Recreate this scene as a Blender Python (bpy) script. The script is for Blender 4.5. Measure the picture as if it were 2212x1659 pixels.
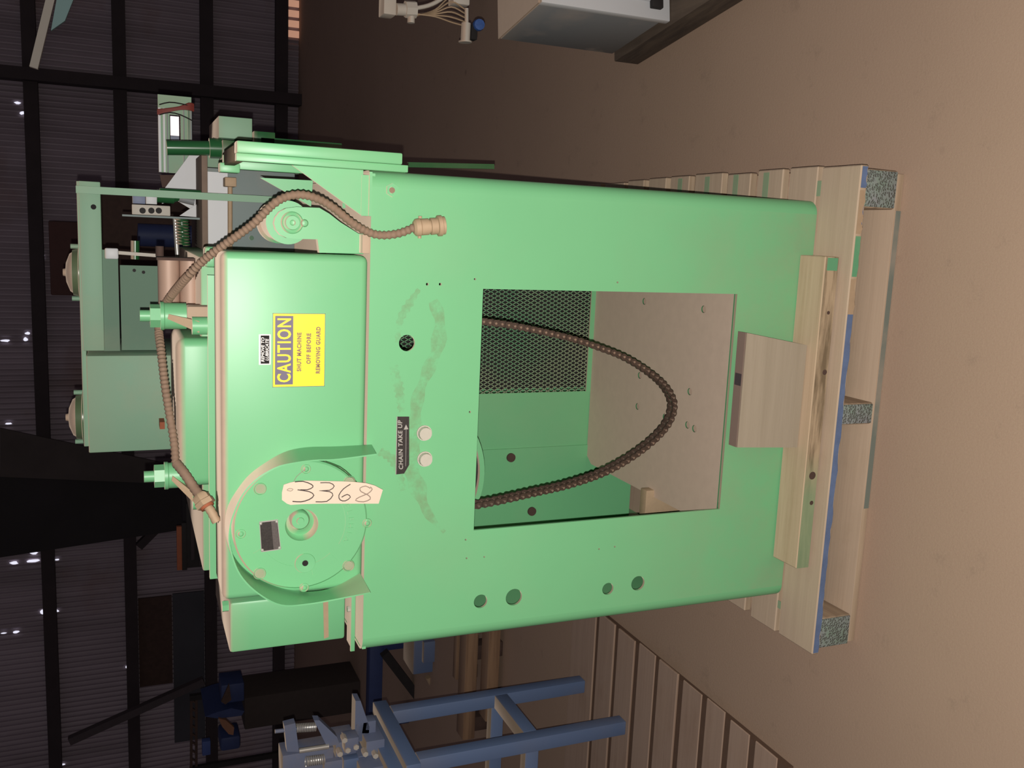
import bpy, bmesh, math, random
from mathutils import Vector, Matrix
random.seed(7)
C = bpy.context.scene.collection
for o in list(bpy.data.objects): bpy.data.objects.remove(o)

# ---------------------------------------------------------------- camera
FPX, PIT, YAW, ROL = 2000.69, 0.3949, 0.1725, -0.0222
CAM = Vector((0.3249, -1.6207, 1.55))
fwd = Vector((-math.sin(YAW)*math.cos(PIT), math.cos(YAW)*math.cos(PIT), -math.sin(PIT)))
r0 = Vector((math.cos(YAW), math.sin(YAW), 0)); u0 = r0.cross(fwd)
RT = r0*math.cos(ROL)+u0*math.sin(ROL); UP = -r0*math.sin(ROL)+u0*math.cos(ROL)
cd = bpy.data.cameras.new('camera'); cam = bpy.data.objects.new('camera', cd); C.objects.link(cam)
M = Matrix.Identity(4)
for i, v in enumerate((-UP, RT, -fwd)):          # the phone is held on its side: picture right is world down
    for j in range(3): M[j][i] = v[j]
M.translation = CAM
cam.matrix_world = M
cd.sensor_width = 36; cd.sensor_fit = 'HORIZONTAL'; cd.lens = FPX/2212*36; cd.clip_end = 100; cd.clip_start = 0.02
bpy.context.scene.camera = cam

# ---------------------------------------------------------------- light
sc = bpy.context.scene
sc.view_settings.view_transform = 'Standard'; sc.view_settings.look = 'None'
sc.view_settings.exposure = 0.0; sc.view_settings.gamma = 1.0; sc.view_settings.use_curve_mapping = False
w = bpy.data.worlds.new('world'); sc.world = w; w.use_nodes = True
w.node_tree.nodes['Background'].inputs[0].default_value = (0.55, 0.47, 0.56, 1)
w.node_tree.nodes['Background'].inputs[1].default_value = 0.095
# the flash of the phone, beside its lens
fl = bpy.data.lights.new('phone_flash', 'POINT'); fl.energy = 168; fl.color = (1, .965, .90); fl.shadow_soft_size = 0.003
flo = bpy.data.objects.new('phone_flash', fl); flo.location = CAM - RT*0.021 + UP*0.003; C.objects.link(flo)

# ---------------------------------------------------------------- measuring helpers (photo point -> world point on a given plane)
def ray(px, py): return fwd + UP*((1106-px)/FPX) + RT*((829.5-py)/FPX)
def at(px, py, Y):
    d = ray(px, py); return CAM + d*((Y-CAM.y)/d.y)
def atz(px, py, Z):
    d = ray(px, py); return CAM + d*((Z-CAM.z)/d.z)

# ---------------------------------------------------------------- materials
def nt(name):
    m = bpy.data.materials.new(name); m.use_nodes = True
    return m, m.node_tree.nodes, m.node_tree.links, m.node_tree.nodes['Principled BSDF']
def mixc(N, L, fac, a, b):
    x = N.new('ShaderNodeMix'); x.data_type = 'RGBA'
    for s, v in ((0, fac), (6, a), (7, b)):
        if hasattr(v, 'is_linked'): L.new(v, x.inputs[s])
        else: x.inputs[s].default_value = v if s == 0 else (*v, 1)
    return x.outputs[2]
def noise(N, L, scale, detail=4, coord=None, rough=.6):
    n = N.new('ShaderNodeTexNoise'); n.inputs['Scale'].default_value = scale; n.inputs['Detail'].default_value = detail
    n.inputs['Roughness'].default_value = rough
    if coord is None:
        g = N.new('ShaderNodeNewGeometry'); coord = g.outputs['Position']
    L.new(coord, n.inputs['Vector']); return n.outputs[0]
def ramp(N, L, src, a, b):
    r = N.new('ShaderNodeMapRange'); r.inputs[1].default_value = a; r.inputs[2].default_value = b; r.clamp = True
    L.new(src, r.inputs[0]); return r.outputs[0]
def mul(N, L, a, b, op='MULTIPLY'):
    m = N.new('ShaderNodeMath'); m.operation = op; m.use_clamp = True
    for i, v in enumerate((a, b)):
        if hasattr(v, 'is_linked'): L.new(v, m.inputs[i])
        else: m.inputs[i].default_value = v
    return m.outputs[0]
DUST = (0.56, 0.40, 0.30)
def paint(name, col, rough=.45, dust=1.0, haze=.12, metal=0, spec=.5, dcol=DUST, var=.06, bump=0.0, low=0):
    """painted steel; dust lies on every face that looks up, and thinly in patches elsewhere"""
    m, N, L, P = nt(name)
    g = N.new('ShaderNodeNewGeometry'); s = N.new('ShaderNodeSeparateXYZ'); L.new(g.outputs['Normal'], s.inputs[0])
    c2 = tuple(c*(1-var*2) for c in col)
    base = mixc(N, L, noise(N, L, 3.0), col, c2)
    top = mul(N, L, ramp(N, L, s.outputs[2], .12, .6), dust)
    hz = mul(N, L, ramp(N, L, noise(N, L, 2.2, 6), .52, .8), haze)
    fac = mul(N, L, top, hz, 'MAXIMUM')
    if low:      # dirt splashed on the foot of the panel
        sp = N.new('ShaderNodeSeparateXYZ'); L.new(g.outputs['Position'], sp.inputs[0])
        lo = mul(N, L, ramp(N, L, sp.outputs[2], .62, .18), ramp(N, L, noise(N, L, 3.2, 8, rough=.7), .36, .72))
        fac = mul(N, L, fac, mul(N, L, lo, low), 'MAXIMUM')
    dc = mixc(N, L, noise(N, L, 40), dcol, tuple(c*.82 for c in dcol))
    L.new(mixc(N, L, fac, base, dc), P.inputs['Base Color'])
    rr = N.new('ShaderNodeMapRange'); rr.inputs[3].default_value = rough; rr.inputs[4].default_value = .95; L.new(fac, rr.inputs[0]); L.new(rr.outputs[0], P.inputs['Roughness'])
    P.inputs['Metallic'].default_value = metal; P.inputs['Specular IOR Level'].default_value = spec
    L.new(mul(N, L, fac, .75), P.inputs['Sheen Weight']); P.inputs['Sheen Roughness'].default_value = .45; P.inputs['Sheen Tint'].default_value = (.95, .74, .58, 1)
    if bump:
        b = N.new('ShaderNodeBump'); b.inputs['Strength'].default_value = bump; b.inputs['Distance'].default_value = .003
        L.new(noise(N, L, 30), b.inputs['Height']); L.new(b.outputs[0], P.inputs['Normal'])
    return m
def plain(name, col, rough=.8, metal=0, var=.15, scale=25, bump=0, emit=0):
    m, N, L, P = nt(name)
    L.new(mixc(N, L, noise(N, L, scale), col, tuple(c*(1-var*2) for c in col)), P.inputs['Base Color'])
    P.inputs['Roughness'].default_value = rough; P.inputs['Metallic'].default_value = metal
    if rough >= .95: P.inputs['Sheen Weight'].default_value = .6; P.inputs['Sheen Tint'].default_value = (.95, .74, .58, 1)
    if emit: P.inputs['Emission Color'].default_value = (*col, 1); P.inputs['Emission Strength'].default_value = emit
    if bump:
        b = N.new('ShaderNodeBump'); b.inputs['Strength'].default_value = bump; b.inputs['Distance'].default_value = .004
        L.new(noise(N, L, scale*2), b.inputs['Height']); L.new(b.outputs[0], P.inputs['Normal'])
    return m
def wood(name, col, dark, dust, dcol, axis='X', rough=.9, paintc=None):
    m, N, L, P = nt(name)
    g = N.new('ShaderNodeNewGeometry'); mp = N.new('ShaderNodeMapping'); L.new(g.outputs['Position'], mp.inputs[0])
    mp.inputs['Scale'].default_value = {'X': (2, 45, 45), 'Y': (45, 2, 45), 'Z': (45, 45, 2)}[axis]
    gr = noise(N, L, 1.0, 5, mp.outputs[0])
    base = mixc(N, L, ramp(N, L, gr, .4, .68), col, dark)
    s = N.new('ShaderNodeSeparateXYZ'); L.new(g.outputs['Normal'], s.inputs[0])
    top = mul(N, L, ramp(N, L, s.outputs[2], .3, .8), dust)
    pat = mul(N, L, top, ramp(N, L, noise(N, L, 5, 6), .2, .5))
    col2 = mixc(N, L, pat, base, dcol)
    L.new(col2, P.inputs['Base Color']); P.inputs['Roughness'].default_value = rough
    b = N.new('ShaderNodeBump'); b.inputs['Strength'].default_value = .35; b.inputs['Distance'].default_value = .003
    L.new(gr, b.inputs['Height']); L.new(b.outputs[0], P.inputs['Normal'])
    return m

GREEN = paint('green_paint', (0.175, 0.49, 0.235), rough=.41, spec=.5)
GREENF = paint('green_panel_paint', (0.175, 0.49, 0.235), rough=.38, spec=.5, low=.55, dcol=(0.36, 0.30, 0.20))
GREENR = paint('green_paint_ambient', (0.235, 0.40, 0.27), rough=.6, haze=.5)  # same green paint, with the ambient light at the rear put into its colour
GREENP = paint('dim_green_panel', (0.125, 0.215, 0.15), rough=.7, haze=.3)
BROWNR = plain('brown_rail', (0.24, 0.17, 0.13), .9)
GREEND = paint('dark_green_gloss', (0.02, 0.105, 0.035), rough=.25)
DUSTM = plain('dust_layer', DUST, .95, var=.1, scale=30, bump=.3)
SHELFG = paint('dusty_green_shelf', (0.05, 0.20, 0.08), rough=.9, haze=0, dcol=(0.56, 0.42, 0.33))
SHELFM = paint('dusty_shelf', (0.48, 0.345, 0.25), rough=.9, haze=0)
STEEL = paint('grey_galvanised', (0.20, 0.245, 0.24), rough=.65, haze=.4)
WHITE = paint('white_enamel', (0.62, 0.62, 0.64), rough=.5, haze=.2)
OFFW = paint('dusty_white', (0.55, 0.50, 0.44), rough=.7, haze=.5, dust=.9)
GREYP = paint('grey_enclosure', (0.22, 0.225, 0.235), rough=.6, haze=.5)
CHAIN = plain('oily_chain', (0.13, 0.088, 0.068), .5, .6, var=.3, scale=80)
CHAINB = plain('chain_pin', (0.58, 0.46, 0.38), .3, .8, var=.3, scale=80)
CONDM = plain('dusty_conduit', (0.30, 0.195, 0.135), .8, .1, var=.15, scale=60)
PLUGM = plain('dusty_plug', (0.47, 0.33, 0.21), .7, .1, var=.12, scale=60)
YEL = plain('sign_yellow', (0.93, 0.75, 0.02), .45, var=.01)
PURP = plain('sign_purple', (0.145, 0.115, 0.17), .5, var=.04)
TXTY = plain('sign_letters', (0.27, 0.15, 0.10), .6, var=.05)
BLACK = plain('label_black', (0.015, 0.012, 0.012), .9, var=.2, scale=200)
PLATEB = plain('nameplate_black', (0.05, 0.038, 0.035), .45, var=.45, scale=400)
SILV = plain('bright_metal', (0.62, 0.58, 0.54), .35, .5, var=.1)
LABW = plain('label_white', (0.85, 0.80, 0.76), .6, var=.02)
BOLTW = plain('pale_bolt', (0.52, 0.48, 0.40), .7, .0, var=.08, scale=120)
TAGM = plain('tag_paper', (0.72, 0.58, 0.46), .9, var=.04, scale=12)
DGREEN = plain('dusty_green', (0.36, 0.38, 0.25), .9)
INK = plain('pencil', (0.09, 0.065, 0.06), .8)
INK2 = plain('pencil_faint', (0.36, 0.27, 0.22), .8)
COPPER = plain('brown_roller', (0.50, 0.33, 0.25), .55, .1, var=.12, scale=8)
RUSTD = plain('dark_brown', (0.10, 0.055, 0.042), .85, var=.3)
RED = plain('red_wire', (0.22, 0.03, 0.02), .6)
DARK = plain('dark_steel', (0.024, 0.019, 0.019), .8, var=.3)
MESHM = paint('mesh_green', (0.10, 0.30, 0.15), rough=.6, haze=.6)
BLUE = paint('blue_paint', (0.13, 0.19, 0.34), rough=.5, haze=.25, dcol=(0.36, 0.255, 0.165))
BLUEG = paint('blue_grey_paint', (0.17, 0.20, 0.31), rough=.55, haze=.6, dcol=(0.40, 0.28, 0.17))
BLUED = plain('deep_blue', (0.035, 0.055, 0.16), .6)
ORNG = plain('rust_orange', (0.38, 0.11, 0.05), .8)
YELB = plain('yellow_block', (0.55, 0.30, 0.04), .7)
KNOBB = plain('blue_knob', (0.05, 0.13, 0.42), .5, var=.3, scale=90)
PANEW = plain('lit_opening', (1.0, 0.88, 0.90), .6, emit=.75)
LEAK = plain('daylight', (0.86, 0.86, 1.0), .6, emit=.9, var=.0)
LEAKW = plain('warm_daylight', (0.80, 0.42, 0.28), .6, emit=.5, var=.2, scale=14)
PW = wood('pallet_wood', (0.48, 0.36, 0.25), (0.33, 0.23, 0.15), .8, (0.50, 0.37, 0.27), 'X')
PLW = wood('plank_wood', (0.56, 0.42, 0.29), (0.30, 0.20, 0.11), .75, (0.52, 0.375, 0.25), 'X')
PLYW = wood('greyed_board', (0.36, 0.30, 0.225), (0.32, 0.265, 0.195), .9, (0.27, 0.19, 0.145), 'X')
DECK = wood('deck_boards', (0.42, 0.28, 0.20), (0.32, 0.20, 0.14), .8, (0.42, 0.29, 0.22), 'X')
LUMB = wood('old_lumber', (0.32, 0.19, 0.11), (0.18, 0.10, 0.06), .5, (0.34, 0.22, 0.15), 'X')

def end_grain(name, base, pit):
    m, N, L, P = nt(name)
    v = N.new('ShaderNodeTexVoronoi'); v.inputs['Scale'].default_value = 210
    g = N.new('ShaderNodeNewGeometry'); L.new(g.outputs['Position'], v.inputs['Vector'])
    f = ramp(N, L, v.outputs['Distance'], .25, .6)
    big = ramp(N, L, noise(N, L, 26, 3), .35, .65)
    c = mixc(N, L, big, base, (0.24, 0.245, 0.25))
    L.new(mixc(N, L, f, pit, c), P.inputs['Base Color']); P.inputs['Roughness'].default_value = .9
    b = N.new('ShaderNodeBump'); b.inputs['Strength'].default_value = .8; b.inputs['Distance'].default_value = .004
    L.new(f, b.inputs['Height']); L.new(b.outputs[0], P.inputs['Normal'])
    return m
ENDG = end_grain('end_grain', (0.20, 0.26, 0.21), (0.16, 0.175, 0.155))

def floor_mat():
    m, N, L, P = nt('dusty_concrete')
    a = mixc(N, L, ramp(N, L, noise(N, L, 1.1, 8), .3, .7), (0.42, 0.275, 0.195), (0.355, 0.23, 0.163))
    b = mixc(N, L, ramp(N, L, noise(N, L, 9, 8, rough=.75), .58, .78), a, (0.20, 0.13, 0.095))
    c = mixc(N, L, noise(N, L, 260, 2), b, (0.43, 0.30, 0.215))
    v = N.new('ShaderNodeTexVoronoi'); v.inputs['Scale'].default_value = 6
    g = N.new('ShaderNodeNewGeometry'); L.new(g.outputs['Position'], v.inputs['Vector'])
    sp = mul(N, L, ramp(N, L, v.outputs['Distance'], .10, .03), ramp(N, L, noise(N, L, 2.3, 2), .55, .6))
    L.new(mixc(N, L, mul(N, L, sp, .45), c, (0.14, 0.09, 0.065)), P.inputs['Base Color'])
    P.inputs['Roughness'].default_value = .95
    bp = N.new('ShaderNodeBump'); bp.inputs['Strength'].default_value = .3; bp.inputs['Distance'].default_value = .003
    L.new(noise(N, L, 140, 6, rough=.75), bp.inputs['Height']); L.new(bp.outputs[0], P.inputs['Normal'])
    return m
FLOORM = floor_mat()
def wall_mat():
    m, N, L, P = nt('corrugated_sheet')
    g = N.new('ShaderNodeNewGeometry'); mp = N.new('ShaderNodeMapping'); L.new(g.outputs['Position'], mp.inputs[0])
    mp.inputs['Scale'].default_value = (3, 1, .35)
    a = mixc(N, L, ramp(N, L, noise(N, L, 1.5, 6, mp.outputs[0]), .35, .7), (0.40, 0.33, 0.375), (0.27, 0.22, 0.245))
    L.new(mixc(N, L, ramp(N, L, noise(N, L, .55, 5), .55, .72), a, (0.24, 0.14, 0.11)), P.inputs['Base Color'])
    P.inputs['Roughness'].default_value = .6; P.inputs['Metallic'].default_value = .2
    return m
WALLM = wall_mat()
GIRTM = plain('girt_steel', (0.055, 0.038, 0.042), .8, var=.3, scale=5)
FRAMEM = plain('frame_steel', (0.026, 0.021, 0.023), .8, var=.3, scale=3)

# ---------------------------------------------------------------- mesh builder
WP = {}
class MB:
    def __init__(s): s.bm = bmesh.new()
    def box(s, a, b, bev=0, seg=2):
        lo = Vector([min(a[i], b[i]) for i in range(3)]); hi = Vector([max(a[i], b[i]) for i in range(3)])
        t = bmesh.new(); bmesh.ops.create_cube(t, size=1)
        for v in t.verts: v.co = Vector([(lo[i]+hi[i])/2 + v.co[i]*(hi[i]-lo[i]) for i in range(3)])
        if bev: bmesh.ops.bevel(t, geom=list(t.edges), offset=bev, segments=seg, affect='EDGES', profile=.5)
        s.join(t); return s
    def join(s, t):
        me = bpy.data.meshes.new('t'); t.to_mesh(me); t.free(); s.bm.from_mesh(me); bpy.data.meshes.remove(me)
    def bar(s, p, q, wx, wy=None, bev=0, up=(0, 0, 1)):
        """square bar from p to q"""
        wy = wy or wx; p = Vector(p); q = Vector(q); d = (q-p); Ln = d.length; d.normalize(); u = Vector(up)
        if abs(d.dot(u)) > .95: u = Vector((0, 1, 0))
        x = d.cross(u).normalized(); y = x.cross(d)
        t = bmesh.new(); bmesh.ops.create_cube(t, size=1)
        for v in t.verts: v.co = (p+q)/2 + x*v.co.x*wx + y*v.co.y*wy + d*v.co.z*Ln
        if bev: bmesh.ops.bevel(t, geom=list(t.edges), offset=bev, segments=2, affect='EDGES')
        s.join(t); return s
    def cyl(s, p, q, r, r2=None, n=24, rot=0):
        p = Vector(p); q = Vector(q); r2 = r if r2 is None else r2
        d = (q-p).normalized(); u = Vector((0, 0, 1)) if abs(d.z) < .9 else Vector((0, 1, 0))
        x = d.cross(u).normalized(); y = d.cross(x)
        A = []; B = []
        for i in range(n):
            a = 2*math.pi*i/n+rot; e = x*math.cos(a)+y*math.sin(a)
            A.append(s.bm.verts.new(p+e*r)); B.append(s.bm.verts.new(q+e*r2))
        for i in range(n): s.bm.faces.new((A[i], A[(i+1) % n], B[(i+1) % n], B[i]))
        s.bm.faces.new(A); s.bm.faces.new(B[::-1]); return s
    def tube(s, pts, r, n=10, rib=0, pitch=.008, closed=False, flat=1.0):
        pts = smooth(pts, .004 if rib else .012) if len(pts) > 2 else [Vector(p) for p in pts]
        rings = []; acc = 0; prev = None; X = None
        for i, p in enumerate(pts):
            d = (pts[min(i+1, len(pts)-1)]-pts[max(i-1, 0)]).normalized()
            if X is None: X = d.orthogonal().normalized()
            X = (X - d*X.dot(d)).normalized(); Y = d.cross(X)
            if prev: acc += (p-prev).length
            prev = p
            rr = r*(1+rib*(.5 if (i % 2) else -.5)) if rib else r
            rings.append([s.bm.verts.new(p+(X*math.cos(2*math.pi*k/n)+Y*math.sin(2*math.pi*k/n)*flat)*rr) for k in range(n)])
        for a, b in zip(rings, rings[1:]):
            for k in range(n): s.bm.faces.new((a[k], a[(k+1) % n], b[(k+1) % n], b[k]))
        s.bm.faces.new(rings[0][::-1]); s.bm.faces.new(rings[-1]); return s
    def lathe(s, prof, org, axis, n=48):
        """prof: list of (radius, distance along the axis)"""
        org = Vector(org); d = Vector(axis).normalized(); x = d.orthogonal().normalized(); y = d.cross(x); R = []
        for r, h in prof:
            if r < 1e-6: R.append([s.bm.verts.new(org+d*h)])
            else: R.append([s.bm.verts.new(org+d*h+(x*math.cos(2*math.pi*k/n)+y*math.sin(2*math.pi*k/n))*r) for k in range(n)])
        for a, b in zip(R, R[1:]):
            for k in range(n):
                k2 = (k+1) % n
                if len(a) == 1 and len(b) == 1: continue
                if len(a) == 1: s.bm.faces.new((a[0], b[k], b[k2]))
                elif len(b) == 1: s.bm.faces.new((a[k], b[0], a[k2]))
                else: s.bm.faces.new((a[k], b[k], b[k2], a[k2]))
        return s
    def prism(s, pts, off):
        """polygon (3D points) pushed along off"""
        off = Vector(off); A = [s.bm.verts.new(Vector(p)) for p in pts]; B = [s.bm.verts.new(Vector(p)+off) for p in pts]
        n = len(A); s.bm.faces.new(A); s.bm.faces.new(B[::-1])
        for i in range(n): s.bm.faces.new((A[i], B[i], B[(i+1) % n], A[(i+1) % n]))
        return s
    def ruled(s, P, Q, th):
        """sheet between two polylines with a thickness"""
        rows = []
        n = len(P)
        for i in range(n):
            t = (P[min(i+1, n-1)]-P[max(i-1, 0)]); w_ = Q[i]-P[i]; nn = t.cross(w_).normalized()*th
            rows.append([s.bm.verts.new(v) for v in (P[i], Q[i], Q[i]+nn, P[i]+nn)])
        for a, b in zip(rows, rows[1:]):
            for k in range(4): s.bm.faces.new((a[k], b[k], b[(k+1) % 4], a[(k+1) % 4]))
        s.bm.faces.new(rows[0]); s.bm.faces.new(rows[-1][::-1]); return s
    def build(s, name, mat, parent=None, shade=None):
        bmesh.ops.recalc_face_normals(s.bm, faces=s.bm.faces)
        co = [v.co for v in s.bm.verts]
        lo = Vector([min(c[i] for c in co) for i in range(3)]); hi = Vector([max(c[i] for c in co) for i in range(3)])
        ctr = (lo+hi)/2
        for v in s.bm.verts: v.co -= ctr
        me = bpy.data.meshes.new(name); s.bm.to_mesh(me); s.bm.free()
        me.materials.append(mat)
        return finish(name, me, ctr, parent)
def finish(name, me, ctr, parent):
    for p in me.polygons: p.use_smooth = True
    me.set_sharp_from_angle(angle=math.radians(35))
    o = bpy.data.objects.new(name, me); C.objects.link(o)
    if parent: o.parent = parent; o.location = ctr - WP[parent.name]
    else: o.location = ctr
    WP[o.name] = ctr.copy(); return o
def smooth(pts, step):
    pts = [Vector(p) for p in pts]; out = []
    P = [pts[0]*2-pts[1]]+pts+[pts[-1]*2-pts[-2]]
    for i in range(1, len(P)-2):
        a, b, c, d = P[i-1:i+3]; k = max(2, int((c-b).length/step))
        for j in range(k):
            t = j/k
            out.append(.5*((2*b)+(c-a)*t+(2*a-5*b+4*c-d)*t*t+(3*b-a-3*c+d)*t**3))
    out.append(pts[-1]); return out
def resample(pts, n):
    pts = smooth(pts, .003); L_ = [0]
    for a, b in zip(pts, pts[1:]): L_.append(L_[-1]+(b-a).length)
    out = []; j = 0
    for i in range(n):
        t = L_[-1]*i/(n-1)
        while j < len(L_)-2 and L_[j+1] < t: j += 1
        f = (t-L_[j])/max(1e-9, L_[j+1]-L_[j]); out.append(pts[j].lerp(pts[j+1], min(1, f)))
    return out
def thing(name, loc, label, cat, group=None):
    o = bpy.data.objects.new(name, None); C.objects.link(o); o.location = loc; o.empty_display_size = .1
    WP[o.name] = Vector(loc); tag(o, label, cat, group); return o
def tag(o, label, cat, group=None):
    o['label'] = label; o['category'] = cat
    if group: o['group'] = group
    return o
def struct(o): o['kind'] = 'structure'; return o
def part(name, mat, parent): return lambda mb: mb.build(name, mat, parent)
def pbox(pT, pB, pR, pL, Y, dep, bev=0, mb=None):
    """box whose front face lies at depth Y between the photo's rows and columns given"""
    m = mb or MB(); my = (pR+pL)/2; mx = (pT+pB)/2
    m.box((at(mx, pL, Y).x, Y, at(pB, my, Y).z), (at(mx, pR, Y).x, Y+dep, at(pT, my, Y).z), bev); return m
def sheet(outer, holes, th, front):
    """flat plate with holes; outer/holes 2D lists; front(u,v,w) -> world, w runs through the thickness"""
    cu = bpy.data.curves.new('c', 'CURVE'); cu.dimensions = '2D'; cu.fill_mode = 'BOTH'; cu.extrude = th/2
    for loop in [outer]+holes:
        sp = cu.splines.new('POLY'); sp.points.add(len(loop)-1); sp.use_cyclic_u = True
        for p, q in zip(sp.points, loop): p.co = (q[0], q[1], 0, 1)
    ob = bpy.data.objects.new('c', cu); C.objects.link(ob)
    me = bpy.data.meshes.new_from_object(ob.evaluated_get(bpy.context.evaluated_depsgraph_get()))
    bpy.data.objects.remove(ob); bpy.data.curves.remove(cu)
    m = MB(); m.bm.from_mesh(me); bpy.data.meshes.remove(me)
    for v in m.bm.verts: v.co = front(v.co.x, v.co.y, v.co.z+th/2)
    bmesh.ops.remove_doubles(m.bm, verts=m.bm.verts, dist=1e-6)
    return m
def circ(c, r, n=28): return [(c[0]+r*math.cos(2*math.pi*i/n), c[1]+r*math.sin(2*math.pi*i/n)) for i in range(n)]
def text(txt, size, org, th, name, mat, parent, right=(1, 0, 0), up=(0, 0, 1), sx=1, bold=0, shear=0, align='CENTER', space=1, fit=None):
    cu = bpy.data.curves.new('t', 'FONT'); cu.body = txt; cu.size = size; cu.extrude = th; cu.offset = bold; cu.align_x = align
    cu.align_y = 'CENTER'; cu.shear = shear; cu.space_character = space; cu.resolution_u = 3
    ob = bpy.data.objects.new('t', cu); C.objects.link(ob)
    me = bpy.data.meshes.new_from_object(ob.evaluated_get(bpy.context.evaluated_depsgraph_get()))
    bpy.data.objects.remove(ob); bpy.data.curves.remove(cu)
    m = MB(); m.bm.from_mesh(me); bpy.data.meshes.remove(me)
    R_ = Vector(right).normalized(); U_ = Vector(up).normalized(); Nn = R_.cross(U_)
    if fit:
        xs = [v.co.x for v in m.bm.verts]; ys = [v.co.y for v in m.bm.verts]
        for v in m.bm.verts:
            v.co.x = (v.co.x-(max(xs)+min(xs))/2)/(max(xs)-min(xs))*fit[0]; v.co.y = (v.co.y-(max(ys)+min(ys))/2)/(max(ys)-min(ys))*fit[1]
        sx = 1
    for v in m.bm.verts: v.co = Vector(org)+R_*v.co.x*sx+U_*v.co.y+Nn*v.co.z
    return m.build(name, mat, parent) if name else m

# ================================================================ SETTING
F0 = 0.045                      # the front plane of the green machine
WALLY = 7.5
struct(MB().box((-9, -5, -.1), (9, WALLY+.3, 0)).build('floor', FLOORM))
mb = MB(); n = 1400; x0, x1 = -8.0, 6.0
prev = None
for i in range(n+1):
    x = x0+(x1-x0)*i/n; y = WALLY+.008*math.cos(2*math.pi*x/.05)
    cur = [mb.bm.verts.new((x, y, z)) for z in (0, 5.5)] + [mb.bm.verts.new((x, WALLY+.06, z)) for z in (5.5, 0)]
    if prev:
        for k in range(4): mb.bm.faces.new((prev[k], cur[k], cur[(k+1) % 4], prev[(k+1) % 4]))
    prev = cur
struct(mb.build('wall_back', WALLM))
k = 1
for px in (63, 257, 446, 608):
    z = at(px, 100, WALLY-.06).z
    struct(MB().box((-8, WALLY-.10, z-.055), (6, WALLY-.012, z+.055)).build('trim_%d' % k, GIRTM)); k += 1
# slim wall post behind the machine's right side, and the tapered frame column on the left
struct(MB().box((1.42, WALLY-.2, 0), (1.52, WALLY-.012, 5.4)).build('trim_%d' % k, GIRTM)); k += 1
mb = MB()
P = lambda px, py: at(px, py, 6.9)
a, b = P(0, 1028), P(0, 1172); c, d = P(420, 1048), P(420, 1086)
sl = (a.x-c.x)/(a.z-c.z); sr = (b.x-d.x)/(b.z-d.z)
def colx(z): return (a.x+sl*(z-a.z), b.x+sr*(z-b.z))
q0, q1 = colx(.0), colx(4.5)
q0 = (q0[0]+.02, q0[0]-.20)
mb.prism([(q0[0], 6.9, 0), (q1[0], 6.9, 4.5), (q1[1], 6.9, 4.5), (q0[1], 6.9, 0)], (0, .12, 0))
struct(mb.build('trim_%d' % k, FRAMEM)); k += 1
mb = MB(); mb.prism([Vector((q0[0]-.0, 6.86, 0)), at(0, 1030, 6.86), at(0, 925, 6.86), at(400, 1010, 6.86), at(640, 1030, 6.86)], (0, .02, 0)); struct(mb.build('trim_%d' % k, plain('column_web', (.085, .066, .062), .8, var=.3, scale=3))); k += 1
struct(MB().bar(at(300, 1180, 7.1), at(470, 1010, 7.1), .07).build('trim_%d' % k, GIRTM)); k += 1
struct(MB().bar(at(150, 1600, 7.3), at(440, 1470, 7.3), .07).build('trim_%d' % k, plain('dim_brace', (.09, .07, .075), .8))); k += 1
# lower wall patch sheets (rusty and grey)
for (t, b_, r, l, mt) in ((300, 372, 1290, 1480, RUSTD), (375, 442, 1280, 1600, plain('grey_sheet', (0.085, 0.085, 0.10), .7, var=.3, scale=2))):
    struct(pbox(t, b_, r, l, WALLY-.035, .02).build('trim_%d' % k, mt)); k += 1
# glowing slivers before the uncut sheet, standing for daylight through holes
wi = 1
def leak(px, py, w_, h_, mat=LEAK):
    global wi
    c_ = at(px, py, WALLY-.016); s_ = 9.1/FPX
    pts = []
    for i in range(9):
        a_ = 2*math.pi*i/9; rr = random.uniform(.65, 1.1)
        pts.append(Vector((c_.x+math.cos(a_)*h_*.5*s_*rr, WALLY-.014, c_.z+math.sin(a_)*w_*.5*s_*rr)))
    struct(MB().prism(pts, (0, .002, 0)).build('daylight_patch_%d' % wi, mat)); wi += 1
for L_ in ((38, 222, 14, 6), (48, 244, 12, 7), (92, 552, 9, 9), (60, 720, 12, 6), (55, 733, 9, 9), (12, 736, 18, 5), (18, 915, 14, 4),
           (88, 1182, 8, 12), (74, 1195, 16, 7), (30, 1216, 17, 9), (72, 1212, 24, 7), (123, 1209, 12, 4), (92, 1322, 9, 12),
           (122, 1320, 12, 7), (8, 1368, 14, 4), (34, 1366, 14, 6), (276, 1441, 13, 8), (134, 1652, 12, 4)):
    leak(*L_)
for i in range(5):                       # glowing warm ribs standing for a sunlit patch low on the wall, top right
    struct(pbox(621, 646, -22+i*22, -6+i*22-1, WALLY-.03, .004).build('daylight_patch_%d' % wi, LEAKW)); wi += 1

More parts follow.
